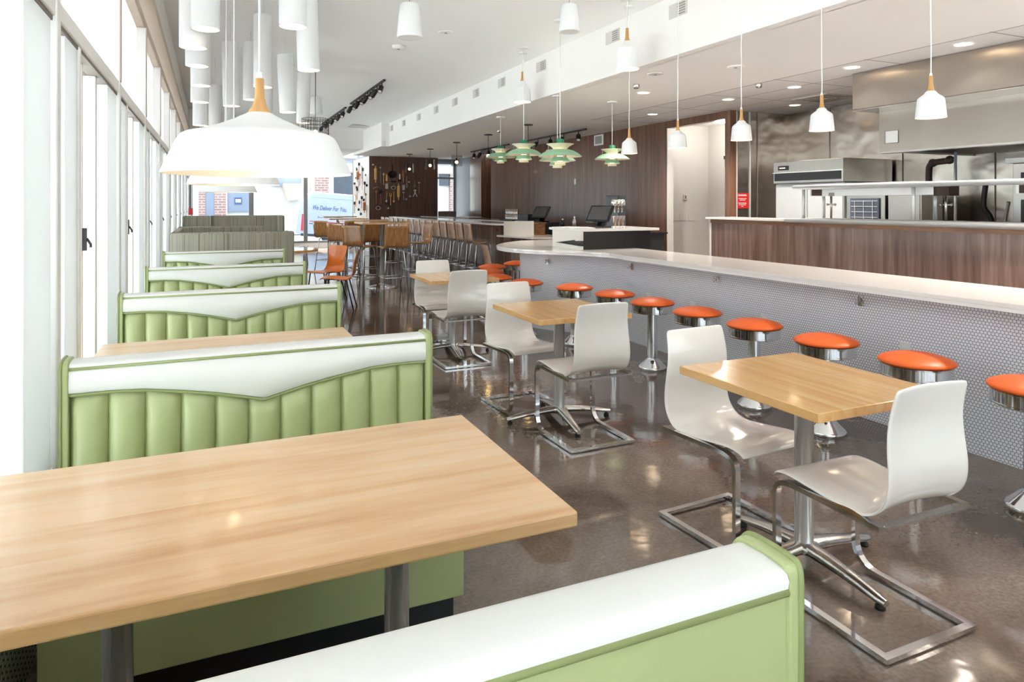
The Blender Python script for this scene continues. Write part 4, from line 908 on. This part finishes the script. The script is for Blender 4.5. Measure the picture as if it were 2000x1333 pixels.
# ------------------------------------------------------------------ walnut wall fittings
def plate(name, label, cat, y, z, w_, h_, m='lamp_white', x=7.44, inner=None):
    t = thing(name, label, cat, (x, y, z)); MB().box((-0.012, -w_/2, -h_/2), (0, w_/2, h_/2)).build('plate', m, t, bevel=0.003)
    if inner: MB().box((-0.016, -w_*0.36, -h_*0.36), (-0.012, w_*0.36, h_*0.36)).build('inner_panel', inner, t)
plate('wall_vent', 'white square vent high on the walnut wall above the right green lamp', 'vent', 12.32, 2.81, 0.36, 0.22, 'lamp_white', inner='vent_dark')
plate('light_switch', 'small white switch plate alone on the walnut wall', 'switch', 13.32, 1.97, 0.09, 0.13, inner='frame'); plate('wall_outlet', 'white outlet plate on the walnut wall left of the drink mixer', 'outlet', 12.57, 1.24, 0.09, 0.16, inner='frame')
t = thing('utility_plates', 'row of faint switch plates low on the pale corridor wall', 'switch', (8.05, 10.395, 1.22))
for dx in (-0.28, -0.12, 0.04, 0.24): MB().box((dx-0.07, -0.008, -0.06), (dx+0.07, 0, 0.06)).build('plate', 'corridor', t, bevel=0.002)
t = thing('thermostat', 'tiny thermostat on the pale corridor wall', 'thermostat', (8.15, 10.395, 1.60)); MB().box((-0.04, -0.02, -0.05), (0.04, 0, 0.05)).build('housing', 'corridor', t, bevel=0.004); MB().box((-0.015, -0.023, -0.03), (0.012, -0.02, 0.03)).build('display', 'frame_dark', t)
t = thing('fire_alarm_pull', 'red fire alarm box with conduit on the window side by the banquettes', 'alarm', (-0.515, 20.1, 1.27)); MB().box((0, -0.10, -0.09), (0.10, 0.10, 0.09)).build('alarm_box', 'red', t, bevel=0.01); MB().tube([(0.03, 0, 0.09), (0.03, 0, 1.7)], 0.02, seg=8).build('conduit', 'frame_dark', t)
t = thing('warning_sign', 'small red wall sign with white lines of text on the kitchen steel wall', 'sign', (7.69, 8.398, 1.525)); MB().box((-0.13, -0.012, -0.12), (0.13, 0, 0.12)).build('sign_board', 'red', t)
text_obj('sign_title', 'WARNING', 0.035, 'white_text', t, (0, -0.013, 0.085), (R(90), 0, 0)); text_obj('sign_lines', 'employees must\nwash hands\n\nbefore returning\nto work every\ntime', 0.024, 'white_text', t, (0, -0.013, -0.025), (R(90), 0, 0))
# ------------------------------------------------------------------ things on the station and bars
def pos(x, y, z, rz, label, s=1.0):
    t = thing('pos_terminal', label, 'terminal', (x, y, z), rz, 'black touch screen terminals')
    MB().box((-0.10, -0.09, 0), (0.10, 0.10, 0.02)).build('base', 'black_gloss', t, bevel=0.004)
    MB().prism_x([(-0.02, 0.02), (0.06, 0.02), (0.09, 0.16), (0.05, 0.16)], -0.03, 0.03).build('stand_arm', 'black_gloss', t)
    a = Matrix.Rotation(R(-32), 4, 'X'); b = MB().box((-0.17, -0.015, -0.11), (0.17, 0.012, 0.12)); q = b.build('screen_housing', 'black_gloss', t, bevel=0.008); q.location = (0, 0.0, 0.16); q.rotation_euler = (R(-32), 0, 0)
    b = MB().box((-0.145, -0.018, -0.085), (0.145, -0.0145, 0.10)); w_ = b.build('screen', mat('screen_glass', '#4a4a4c', 0.12), q)
    t.scale = (s, s, s)
pos(4.30, 7.10, 1.191, R(-68), 'black tablet terminal on the white host station', 1.0)
t = thing('cash_drawer', 'black cash drawer box under the far touch screen', 'drawer', (5.90, 11.9, 1.0)); MB().box((-0.25, -0.25, 0), (0.25, 0.25, 0.12)).build('drawer_body', 'black', t, bevel=0.005); MB().box((-0.252, -0.2, 0.03), (-0.25, 0.2, 0.10)).build('drawer_front', 'black_gloss', t)
MB().box((-0.28, -0.28, -1.0), (0.28, 0.28, 0)).build('drawer_stand', 'black', t)
pos(5.88, 11.9, 1.121, R(-70), 'black touch screen terminal farther back, on the cash drawer', 1.15)
t = thing('drink_mixer', 'chrome three-spindle drink mixer behind the tablet terminal', 'mixer', (5.62, 8.75, 1.046), R(25))
MB().box((-0.12, -0.02, 0), (0.32, 0.28, 0.04)).box((0.10, 0.06, 0.04), (0.32, 0.28, 0.56)).build('mixer_stand', 'black_gloss', t, bevel=0.01)
for k in range(3): MB().lathe([(0.001, 0.50), (0.045, 0.495), (0.055, 0.45), (0.05, 0.40), (0.02, 0.39), (0.01, 0.30)], (-0.10+k*0.10, 0.0, 0), 20).build('spindle_head', 'chrome', t)
for k in range(3): MB().lathe([(0.001, 0.05), (0.035, 0.05), (0.05, 0.24), (0.052, 0.25)], (-0.10+k*0.10, 0.0, 0), 20).build('mixing_cup', 'chrome', t)
def papers(x, y, z, rz, l):
    t = thing('paper_stack', l, 'paper', (x, y, z), rz, 'paper on the host station'); MB().box((-0.14, -0.105, 0), (0.14, 0.105, 0.006)).build('sheets', 'lamp_white', t)
papers(3.98, 7.36, 1.19, 0.2, 'flat sheet of paper at the left end of the host station'); papers(4.02, 7.05, 1.191, -0.3, 'second paper sheet beside the tablet terminal')
def bottle(x, y, z, h, m, l, cap='lamp_white'):
    t = thing('bottle', l, 'bottle', (x, y, z), 0, 'bottles behind the service counter'); MB().lathe([(0.001, 0), (0.035, 0), (0.035, h*0.6), (0.015, h*0.8), (0.013, h*0.9)], seg=16).build('bottle_body', m, t); MB().lathe([(0.015, h*0.88), (0.015, h), (0.001, h)], seg=12).build('bottle_cap', cap, t)
bottle(5.82, 10.9, 1.047, 0.16, 'black_gloss', 'dark bottle with white cap, nearer the far terminal'); bottle(5.98, 10.75, 1.047, 0.20, 'tin', 'pale bottle with white cap, right of the dark bottle')
t = thing('water_tap', 'small brass and steel tap against the walnut wall by the outlet', 'tap', (6.05, 9.4, 1.075)); MB().tube([(0, 0, 0), (0, 0, 0.20), (-0.03, 0, 0.25), (-0.10, 0, 0.24)], 0.012, seg=8).build('spout', 'ph_brass', t); MB().tube([(0, -0.06, 0.2), (0, 0.06, 0.2)], 0.01, seg=8).build('handle', 'steel_plain', t)
t = thing('glass_rack', 'row of stacked glasses glinting on the bar top', 'rack', (6.02, 13.6, 1.105)); MB().box((-0.15, -0.34, 0), (0.15, 0.34, 0.03)).build('rack_tray', 'black_metal', t)
for k in range(7):
    for z in (0.03, 0.15): MB().lathe([(0.03, z), (0.042, z+0.11), (0.040, z+0.11), (0.028, z+0.01), (0.001, z+0.01)], (0, -0.28+k*0.093, 0), 14).build('glass', 'steel_plain', t)
t = thing('serving_tray', 'black tray box on the bar top right of the glasses', 'tray', (6.02, 12.8, 1.105)); MB().box((-0.12, -0.26, 0), (0.14, 0.26, 0.16)).build('tray_body', 'black', t, bevel=0.01); MB().box((-0.16, -0.3, 0.0), (-0.12, 0.3, 0.02)).build('tray_lip', 'steel_plain', t)
t = thing('menu_stack', 'flat dark and pale menus lying on the far bar top', 'menu', (6.08, 16.4, 1.105)); MB().box((-0.2, -0.5, 0), (0.25, 0.5, 0.025)).build('covers', 'frame_dark', t); MB().box((-0.15, -0.3, 0.025), (0.2, 0.4, 0.04)).build('sheets', 'lamp_white', t)
t = thing('lounge_chair', 'dark low armchair back in front of the far right window', 'chair', (6.95, 20.6, 0), R(0)); MB().box((-0.30, -0.30, 0.38), (0.30, 0.28, 0.48)).build('seat', 'frame_dark', t, bevel=0.03); MB().box((-0.30, 0.20, 0.48), (0.30, 0.28, 1.24)).build('backrest', 'frame_dark', t, bevel=0.03)
for a, b_ in ((-.26, -.26), (.26, -.26), (-.26, .24), (.26, .24)): MB().tube([(a, b_, 0), (a, b_, 0.38)], 0.015).build('leg', 'black_metal', t)

# ------------------------------------------------------------------ kitchen
k = thing('pass_counter', 'walnut kitchen half wall with white top between diner counter and kitchen', 'counter')
MB().box((5.84, -4.2, 0), (5.98, 6.92, 1.235)).build('walnut_panel', 'walnut_light', k)
MB().box((5.83, -4.2, 1.235), (5.99, 6.93, 1.283)).build('wood_trim', 'walnut_trim', k)
MB().box((5.79, -4.2, 1.283), (6.22, 6.98, 1.308)).build('counter_top', 'quartz', k, bevel=0.003)
MB().box((5.835, 6.92, 0), (6.0, 6.95, 1.283)).build('end_post', 'lamp_white', k)
s = thing('pass_shelf', 'two-tier stainless pass-through shelf standing on the kitchen half wall', 'shelf')
MB().box((5.88, -4.0, 1.655), (6.26, 5.62, 1.668)).build('upper_shelf', 'steel_bright', s); MB().tube([(5.88, -4.0, 1.655), (5.88, 5.62, 1.655)], 0.024, seg=16).build('upper_front_roll', 'steel_bright', s)
MB().box((5.88, -4.0, 1.312), (6.26, 5.62, 1.322)).build('lower_shelf', 'steel_bright', s); MB().tube([(5.762, -4.0, 1.300), (5.762, 5.62, 1.300)], 0.024, seg=16).build('lower_front_roll', 'steel_bright', s)
for x in (5.92, 6.22):
    for y in (5.52, 4.25, 2.98, 1.7): MB().tube([(x, y, 1.322), (x, y, 1.655)], 0.017, seg=14).build('post', 'steel_bright', s)
for y in (5.36, 4.10):
    b = MB().tube([(6.15, y, 1.322), (6.15, y, 1.60)], 0.012, seg=10).tube([(6.15, y-0.05, 1.47), (6.15, y+0.05, 1.47)], 0.007, seg=8); b.sphere((6.15, y-0.05, 1.47), 0.014, 8).sphere((6.15, y+0.05, 1.47), 0.014, 8); b.build('valve_stem', 'steel_plain', s)
MB().box((5.98, 4.3, 1.668), (6.22, 5.45, 1.69)).build('shelf_stiffener', 'steel_bright', s)
def heat(y0, y1, l, flip=False):
    t = thing('heat_lamp_strip', l, 'lamp', (6.05, y0, 1.56), 0, 'heat strips under the pass shelf'); MB().box((-0.06, 0, 0), (0.06, y1-y0, 0.075)).build('housing', 'lamp_white', t, bevel=0.005)
    MB().box((-0.066, y1-y0-0.16, 0.005), (-0.06, y1-y0-0.03, 0.07)).build('control_label', 'pipe', t); MB().box((-0.064, y1-y0-0.32, 0.0), (-0.06, y1-y0-0.25, 0.035)).build('rating_plate', 'vent_dark', t)
    MB().box((-0.07, -0.14, -0.01), (0.07, 0.0, 0.08)).build('junction_box', 'pipe', t)
heat(4.10, 5.50, 'long white heat strip under the left part of the pass shelf'); heat(1.8, 3.42, 'heat strip with red label at the right edge of the photo')
h = thing('exhaust_hood', 'large stainless exhaust hood hanging over the kitchen line', 'hood')
MB().box((6.62, -4.2, 2.53), (6.66, 5.48, 2.94)).box((6.66, 5.44, 2.53), (8.62, 5.48, 2.94)).build('upper_fascia', 'steel_hood', h)
MB().box((6.62, -4.2, 2.52), (7.02, 5.48, 2.535)).build('fascia_underside', 'walnut_trim' if 0 else 'steel_plain', h)
MB().box((7.0, -4.2, 2.07), (7.04, 5.44, 2.53)).box((7.04, 5.40, 2.07), (8.62, 5.44, 2.53)).build('hood_canopy', 'steel_hood', h)
MB().prism_y([(7.04, 2.09), (8.60, 2.09), (8.60, 2.40), (7.5, 2.12)], -4.2, 5.4).build('filter_bank', 'black', h)
MB().box((7.0, -4.2, 2.05), (7.10, 5.44, 2.07)).build('drip_edge', 'steel_plain', h)
for y in (3.9, 3.3, 2.7): MB().tube([(7.5, y, 2.09), (7.5, y, 2.02)], 0.012, seg=8).build('nozzle', 'steel_plain', h)
MB().box((6.995, 5.20, 2.16), (7.0, 5.36, 2.30)).build('hood_badge', 'lamp_white', h); MB().tube([(6.992, 5.20, 2.16), (6.992, 5.36, 2.16), (6.992, 5.36, 2.30), (6.992, 5.20, 2.30)], 0.004, seg=4, closed=True).build('badge_outline', 'frame_dark', h)
o = thing('broiler_oven', 'wide stainless overhead broiler with dark glass slot, left in the kitchen', 'oven', (7.65, 6.48, 1.77))
MB().box((0, 0, 0), (0.95, 1.22, 0.32)).build('oven_body', 'steel_plain', o, bevel=0.008)
MB().box((-0.008, 0.03, 0.04), (0, 1.19, 0.15)).build('glass_slot', 'black_gloss', o); MB().box((-0.012, 0.0, 0.155), (0, 1.22, 0.165)).build('slot_rail', 'steel_bright', o)
MB().box((-0.01, 0.93, 0.195), (0, 1.12, 0.26)).build('badge', 'black_gloss', o); MB().box((-0.012, 0.98, 0.22), (-0.01, 1.09, 0.235)).build('badge_lettering', 'lamp_white', o)
f = thing('upright_refrigerator', 'bright steel upright refrigerator under the broiler', 'refrigerator', (7.70, 6.52, 0))
MB().box((0.02, 0, 0), (0.92, 1.19, 1.765)).build('cabinet_body', 'steel_bright', f); MB().box((0, 0.01, 0.1), (0.02, 0.59, 1.75)).build('door', 'steel_bright', f, bevel=0.006); MB().box((0, 0.61, 0.1), (0.02, 1.18, 1.75)).build('door', 'steel_bright', f, bevel=0.006)
c = thing('rack_cabinet', 'glass-doored cabinet with wire racks right of the refrigerator', 'cabinet', (7.70, 5.92, 0))
MB().box((0.02, 0, 0), (0.92, 0.56, 1.60)).build('cabinet_body', 'steel_plain', c); MB().box((0.0, 0.07, 0.9), (0.02, 0.49, 1.55)).build('glass_door', 'dark_window', c)
w_ = MB()
for z in range(9): w_.box((-0.008, 0.09, 0.95+z*0.07), (-0.002, 0.47, 0.958+z*0.07))
for y in (0.15, 0.28, 0.41): w_.box((-0.010, y, 0.95), (-0.004, y+0.008, 1.52))
w_.build('wire_racks', 'steel_bright', c)
c = thing('steel_cabinet', 'plain stainless cabinet behind the pass shelf post', 'cabinet', (7.75, 5.46, 0)); MB().box((0, 0, 0), (0.38, 0.44, 1.62)).build('cabinet_body', 'steel', c, bevel=0.004); MB().box((-0.01, 0.02, 0.1), (0, 0.42, 1.6)).build('cabinet_door', 'steel', c)
c = thing('combi_oven', 'tall steel oven with dark window at the right edge, behind the shelf', 'oven', (7.6, 3.45, 0)); MB().box((0.02, 0, 0), (0.95, 0.93, 1.90)).build('oven_body', 'steel_plain', c, bevel=0.01); MB().box((-0.03, -0.02, 1.90), (0.98, 0.97, 1.95)).build('top_panel', 'lamp_white', c); MB().box((0, 0.10, 1.62), (0.02, 0.84, 1.80)).box((0, 0.10, 1.05), (0.02, 0.84, 1.52)).build('glass_door', 'black_gloss', c, bevel=0.004)
p = thing('gas_pipe', 'dark iron pipe with two elbows rising to the hood', 'pipe', (8.2, 5.68, 0))
MB().tube(catmull([(0, 0, 1.0), (0, 0, 1.6), (0, 0, 1.90), (0, -0.03, 1.97), (0, -0.08, 1.99), (0, -0.20, 2.0), (0, -0.26, 2.005), (0, -0.29, 2.02), (0, -0.30, 2.04)], 5), 0.038, seg=14).build('pipe_run', 'pipe', p)
for y, z in ((-0.05, 1.985), (-0.26, 2.01)): MB().sphere((0, y, z), 0.052, 8).build('elbow', 'pipe', p)
p = thing('conduit_pipe', 'thin bright steel conduit beside the iron pipe', 'pipe', (8.0, 5.22, 0)); MB().tube([(0, 0, 1.0), (0, 0, 2.1)], 0.016, seg=10).build('conduit_run', 'steel_bright', p)
p = thing('hose_bundle', 'dark utensils and hoses in shadow behind the middle shelf post', 'hose', (8.2, 5.0, 0)); MB().tube(catmull([(0, -0.1, 1.0), (0.02, -0.05, 1.3), (0, 0.02, 1.45), (0, 0.0, 1.7)], 5), 0.03).build('dark_hose', 'black_metal', p); MB().tube(catmull([(0, -0.25, 1.0), (0.02, -0.2, 1.25), (0, -0.25, 1.5)], 5), 0.018).build('pale_hose', 'tin', p)

# ------------------------------------------------------------------ utensils on the walnut wall box (each hangs on the face y = 20.98)
YU = 20.975
def hbar(b, z0, z1, r, dx=0): return b.tube([(dx, 0, z0), (dx, 0, z1)], r, seg=8)
def utensil(kind, x, z, h, label, m=None, side=False):
    n = {'rolling_pin': 'rolling_pin', 'ladle': 'ladle', 'wooden_spoon': 'wooden_spoon', 'wood_paddle': 'cutting_paddle', 'skillet': 'skillet', 'small_pan': 'small_pan', 'spatula': 'spatula', 'cutter': 'cookie_cutter', 'grater': 'grater', 'ring': 'ring_mould', 'whisk': 'whisk', 'strainer': 'strainer', 'long_spoon': 'long_spoon', 'tongs': 'kitchen_tongs', 'metal_spoon': 'metal_spoon', 'sickle': 'curved_knife', 'masher': 'potato_masher', 'brush': 'pastry_brush', 'wood_fork': 'wooden_fork', 'coil': 'coil_trivet', 'knob': 'hanging_knob'}[kind]
    if side: r = thing(n, label, kind.replace('_', ' '), (4.475, x, z), R(-90), 'utensils on the white side of the wall box')
    else: r = thing(n, label, kind.replace('_', ' '), (x, YU, z), 0, 'utensils on the walnut wall')
    r['category'] = n.replace('_', ' '); r.scale = (1.35, 1.2, 1.08)
    b = MB(); y = -0.03
    def L(prof, c=(0, 0, 0), mm='wood_tool', nm='body', seg=14): q = MB().lathe(prof, c, seg).build(nm, mm, r); return q
    if kind == 'rolling_pin':
        L([(0.001, 0.0), (0.014, 0.01), (0.012, h*0.18), (0.012, h*0.19)], (0, y, 0), 'wood_tool', 'lower_handle'); L([(0.02, h*0.18), (0.034, h*0.2), (0.034, h*0.84), (0.02, h*0.86)], (0, y, 0), m or 'wood_tool', 'roller'); L([(0.012, h*0.85), (0.012, h*0.97), (0.001, h)], (0, y, 0), 'wood_tool', 'upper_handle')
    elif kind in ('ladle', 'metal_spoon', 'long_spoon'):
        MB().tube([(0, y, 0), (0, y, h*0.9)], 0.007, seg=8).build('handle', 'tin', r); q = MB().sphere((0, y, h*0.93), 0.03, 8, sq=1.0).build('bowl', 'tin', r)
    elif kind in ('wooden_spoon', 'brush'):
        up = kind == 'wooden_spoon' and m != 'down'
        MB().tube([(0, y, 0 if up else h*0.3), (0, y, h)], 0.009, seg=8).build('handle', 'wood_dark' if m == 'wood_dark' else 'wood_tool', r)
        MB().sphere((0, y, h*0.9 if up else h*0.18), 0.026, 8, sq=1.6).build('spoon_bowl' if kind != 'brush' else 'brush_head', ('wood_dark' if m == 'wood_dark' else 'wood_tool') if kind != 'brush' else 'tin', r)
    elif kind == 'wood_paddle': MB().box((-0.022, y-0.01, 0), (0.022, y+0.01, h*0.8)).tube([(0, y, h*0.78), (0, y, h)], 0.008).build('blade', 'wood_tool', r)
    elif kind in ('skillet', 'small_pan'):
        R_ = 0.10 if kind == 'skillet' else 0.04
        MB().lathe([(0.001, 0.0), (R_*0.8, 0.0), (R_, -0.035), (R_*1.02, -0.035), (R_*0.84, 0.008), (0.001, 0.008)], (0, 0, R_), 28, axis='y').build('pan_body', 'iron', r); MB().box((-0.012, -0.03, R_*2-0.02), (0.012, -0.018, h)).build('handle', 'iron' if kind == 'skillet' else 'lamp_white', r)
    elif kind == 'spatula': MB().box((-0.022, y-0.004, h*0.45), (0.022, y+0.004, h)).build('blade', m or 'wood_dark', r); MB().tube([(0, y, 0), (0, y, h*0.46)], 0.008).build('handle', 'wood_tool', r)
    elif kind == 'cutter': MB().lathe([(0.026, -0.03), (0.028, 0.0), (0.022, 0.0), (0.024, -0.03)], (0, 0, 0), 18, axis='y').lathe([(0.001, -0.005), (0.026, -0.005)], (0, 0, 0), 18, axis='y').build('cutter_ring', m or 'tin', r)
    elif kind == 'grater': MB().box((-0.033, y, 0), (0.033, y+0.02, h)).build('grater_plate', 'tin', r, bevel=0.004); MB().tube([(-0.02, y, h), (-0.02, y, h+0.03), (0.02, y, h+0.03), (0.02, y, h)], 0.004, seg=6).build('handle', 'tin', r)
    elif kind == 'ring': MB().tube([(0.05*math.cos(a*PI/12), y, 0.05+0.05*math.sin(a*PI/12)) for a in range(24)], 0.010, seg=6, closed=True).build('wire_ring', m or 'tin', r); MB().lathe([(0.001, -0.01), (0.02, -0.01)], (0, 0, 0.05), 12, axis='y').build('centre', 'iron', r)
    elif kind in ('whisk', 'strainer'):
        MB().tube([(0, y, h*0.4), (0, y, h)], 0.007).build('handle', 'tin', r)
        w2 = MB()
        for q in range(4): a = q*PI/4; w2.tube([(0.028*math.sin(t_*PI/8)*math.cos(a), y+0.02*math.sin(t_*PI/8)*math.sin(a), h*0.42*t_/8) for t_ in range(9)], 0.003, seg=4)
        w2.build('wire_head', 'tin', r)
    elif kind == 'tongs': MB().tube([(-0.045, y, 0), (0.01, y, h*0.65)], 0.010).build('arm', 'lamp_white', r); MB().tube([(0.05, y, 0), (-0.01, y, h*0.65)], 0.010).build('arm', 'lamp_white', r); MB().lathe([(0.015, -0.02), (0.03, -0.02), (0.03, -0.03), (0.015, -0.03)], (0, 0, h*0.82), 16, axis='y').build('jaw_ring', 'lamp_white', r)
    elif kind == 'sickle': MB().tube([(-0.05+0.16*t_/8, y, 0.02+0.05*math.sin(t_*PI/8)) for t_ in range(9)], 0.008, seg=6).build('blade', 'tin', r)
    elif kind == 'masher': MB().tube([(0, y, 0), (0, y, h*0.75)], 0.009).build('handle', 'wood_dark', r); MB().box((-0.035, y-0.02, h*0.75), (0.035, y+0.02, h)).build('masher_head', 'iron', r, bevel=0.006)
    elif kind == 'wood_fork': MB().tube([(0, y, 0), (0, y, h*0.75)], 0.011).build('handle', 'wood_tool', r); MB().box((-0.028, y-0.008, h*0.78), (-0.010, y+0.008, h)).box((0.010, y-0.008, h*0.78), (0.028, y+0.008, h)).box((-0.028, y-0.008, h*0.72), (0.028, y+0.008, h*0.8)).build('fork_head', 'wood_tool', r)
    elif kind == 'coil': MB().tube([((0.012+0.004*t_)*math.cos(t_*0.8), y, 0.05+(0.012+0.004*t_)*math.sin(t_*0.8)) for t_ in range(16)], 0.005, seg=5).build('coil_wire', 'iron', r)
    elif kind == 'knob': MB().sphere((0, y, 0), 0.022, 8).build('knob_ball', 'lamp_white', r)
UT = [('rolling_pin', 4.67, 2.12, .49, 'largest orange-brown rolling pin at the upper left of the walnut wall'), ('ladle', 4.82, 2.11, .48, 'thin steel ladle right of the large rolling pin'), ('wooden_spoon', 4.92, 2.06, .34, 'pale wooden spoon hanging left of the small wooden paddle'), ('wood_paddle', 5.01, 2.18, .22, 'short pale wooden paddle left of the black skillet'), ('skillet', 5.20, 2.28, .38, 'round black iron skillet near the top of the walnut wall'),
 ('small_pan', 5.43, 2.17, .22, 'small black pan with white handle right of the skillet'), ('spatula', 5.54, 2.15, .35, 'reddish-brown spatula at the top right of the utensil group'), ('cutter', 5.19, 2.17, 0, 'dark round cutter below the skillet, left one', 'iron'), ('cutter', 5.28, 2.17, 0, 'dark round cutter below the skillet, right one', 'iron'), ('grater', 5.02, 1.94, .15, 'pale square grater left of the wire ring'),
 ('ring', 5.23, 1.92, .12, 'silver ring mould in the middle of the utensil group'), ('rolling_pin', 5.39, 1.58, .50, 'pale rolling pin low in the middle of the walnut wall'), ('grater', 5.55, 1.90, .15, 'grey grater right of the low rolling pin'), ('whisk', 5.65, 1.97, .35, 'thin wire whisk right of the grey grater'), ('cutter', 5.73, 2.16, 0, 'bright round cutter at the right of the whisk'),
 ('strainer', 5.91, 1.99, .20, 'small wire strainer at the right side of the utensil group'), ('long_spoon', 6.05, 1.79, .35, 'rightmost long pale spoon on the walnut wall'), ('tongs', 5.92, 1.70, .22, 'white tongs spread like an inverted V at the lower right'), ('metal_spoon', 5.55, 1.58, .25, 'short steel spoon below the grey grater'), ('cutter', 5.64, 1.62, 0, 'bright cutter low between spoon and tongs'),
 ('cutter', 5.76, 1.71, 0, 'grey cutter just left of the white tongs'), ('sickle', 4.67, 1.92, .10, 'curved steel blade below the large rolling pin'), ('wooden_spoon', 4.69, 1.47, .39, 'dark wooden spoon at the lower left of the walnut wall', 'wood_dark'), ('masher', 4.83, 1.46, .40, 'black-headed masher with brown handle, lower left'), ('brush', 5.01, 1.49, .35, 'pale brush between masher and wooden fork'),
 ('wood_fork', 5.14, 1.43, .35, 'pale two-pronged wooden fork in the bottom row'), ('wooden_spoon', 5.24, 1.49, .34, 'wooden spoon hanging bowl down left of the low rolling pin', 'down'), ('coil', 5.05, 1.45, .1, 'dark wire coil under the pale brush'), ('ring', 4.75, 1.29, .12, 'grey ring mould at the bottom left of the utensil group', 'tin'), ('cutter', 5.07, 1.34, 0, 'small pale cutter at the bottom of the utensil group'), ('knob', 4.59, 2.68, 0, 'tiny white knob at the top left corner of the walnut wall')]
for u in UT: utensil(u[0], u[1], u[2], u[3], u[4], u[5] if len(u) > 5 else None)
rnd = random.Random(4); sk = ['spatula', 'small_pan', 'wooden_spoon', 'cutter', 'masher', 'rolling_pin', 'cutter', 'small_pan', 'ring', 'spatula', 'masher', 'grater', 'cutter', 'small_pan', 'wooden_spoon', 'ring', 'masher', 'spatula', 'small_pan', 'rolling_pin', 'masher', 'ring', 'small_pan', 'wood_fork', 'cutter', 'spatula', 'masher', 'small_pan']
zz = [1.05+1.55*((i*0.618) % 1) for i in range(len(sk))]
nm = {'spatula': 'small wooden spatula', 'small_pan': 'small black pan', 'wooden_spoon': 'dark wooden spoon', 'cutter': 'dark metal cutter', 'masher': 'dark masher', 'rolling_pin': 'brown rolling pin', 'ring': 'metal ring mould', 'grater': 'pale grater', 'wood_fork': 'wooden fork'}
for i, k_ in enumerate(sk):
    utensil(k_, 21.15+2.1*i/len(sk), zz[i], 0.36, nm[k_]+' among the dense utensils on the white side of the wall box', 'wood_dark' if k_ in ('wooden_spoon', 'rolling_pin') else ('iron' if k_ in ('cutter', 'ring') else None), side=True)

# ------------------------------------------------------------------ outside: street, building and van
struct(MB().box((-40, 23.8, -0.7), (60, 60, -0.44)).build('ground_street', 'asphalt')); struct(MB().box((-40, -20, -0.7), (-0.70, 23.8, -0.15)).box((-0.70, -30, -0.7), (40, -4.45, -0.15)).build('ground_sidewalk', 'sidewalk'))  # second sidewalk box is unseen, added to bounce sun into the room
struct(MB().box((-0.7, 23.75, -0.7), (12, 26.5, -0.10)).build('ground_walk', 'walk_shaded'))
g = thing('street_building', 'pale storefront building across the street with brick piers', 'building', (0, 44, 0))
MB().box((-12, 0.3, -0.5), (24, 2, 9)).build('facade_wall', 'render_white', g)
for x0, x1 in ((-0.6, -0.25), (0.25, 0.88), (6.0, 6.85), (14.9, 15.9)): MB().box((x0, 0.0, -0.5), (x1, 0.3, 3.55)).build('brick_pier', 'brick', g)
MB().box((-0.25, 0.05, -0.5), (0.25, 0.3, 3.5)).build('blue_downpipe_panel', 'blue_grey', g)
for x0, x1, z0, z1 in ((0.95, 2.3, 1.0, 3.4), (3.4, 5.2, 2.55, 3.5), (7.15, 8.9, 0.4, 3.45), (14.2, 14.85, 2.7, 3.6)): MB().box((x0, 0.12, z0), (x1, 0.32, z1)).build('shop_window', 'dark_window' if x0 > 6 else 'blue_grey', g)
for x0, x1 in ((0.88, 0.95), (6.85, 7.15), (5.75, 6.0)): MB().box((x0, 0.02, -0.5), (x1, 0.3, 3.5)).build('window_surround', 'render_cream', g)
MB().box((-12, -0.05, 3.5), (24, 0.3, 3.9)).build('cornice', 'render_cream', g); MB().box((-12, 0.1, 4.1), (24, 0.35, 5.6)).build('upper_window_band', 'blue_grey', g)
MB().box((1.35, 0.05, 1.45), (1.75, 0.12, 1.85)).build('door_notice', 'sign_blue', g); MB().box((1.40, 0.04, 1.55), (1.70, 0.05, 1.75)).build('notice_paper', 'render_white', g)
MB().prism_y([(4.05, 2.7), (5.25, 2.7), (5.1, 1.75), (4.3, 1.65)], -0.9, 0.1).build('awning', 'render_cream', g)
v = thing('delivery_van', 'white delivery van with red and blue stripes parked outside the far windows', 'van', (3.95, 34.0, -0.36)); v.rotation_euler = (0, R(4.6), 0)
body = [(0.0, 0.35), (0.02, 1.2), (0.12, 1.9), (0.26, 2.34), (0.5, 2.46), (4.4, 2.46), (4.9, 2.30), (5.6, 1.45), (6.5, 1.15), (6.75, 0.9), (6.75, 0.35)]
MB().prism_y(body, 0, 2.0).build('van_body', 'van', v, bevel=0.05)
MB().box((0.35, -0.012, 1.02), (5.2, 0.0, 1.055)).build('red_stripe', 'van_red', v); MB().box((0.35, -0.012, 0.90), (5.2, 0.0, 0.94)).build('blue_stripe', 'van_blue', v)
MB().box((-0.02, -0.02, 0.55), (0.10, 0.06, 1.35)).build('tail_lamp', 'van_red', v); MB().box((0.1, -0.012, 0.55), (0.22, 0, 0.95)).build('red_corner_mark', 'van_red', v)
text_obj('slogan_lettering', 'We Deliver For You.', 0.32, 'van_blue', v, (1.26, -0.012, 1.70), (R(90), 0, 0), shear=0.2, ext=0.004, sx=0.60)
text_obj('small_lettering', 'postal service delivery', 0.13, 'van_blue', v, (1.3, -0.012, 1.27), (R(90), 0, 0), ext=0.004)
for x in (1.35, 5.4):
    q = MB().lathe([(0.001, -0.02), (0.30, -0.02), (0.36, 0.02), (0.36, 0.22)], (x, 0, 0.34), 28, axis='y').build('wheel', 'tyre', v)
MB().box((0.0, -0.01, 0.30), (6.7, 0.02, 0.42)).build('sill', 'tyre', v)
MB().box((0.4, -0.006, 2.18), (4.4, 0.0, 2.20)).build('side_seam', 'blue_grey', v)
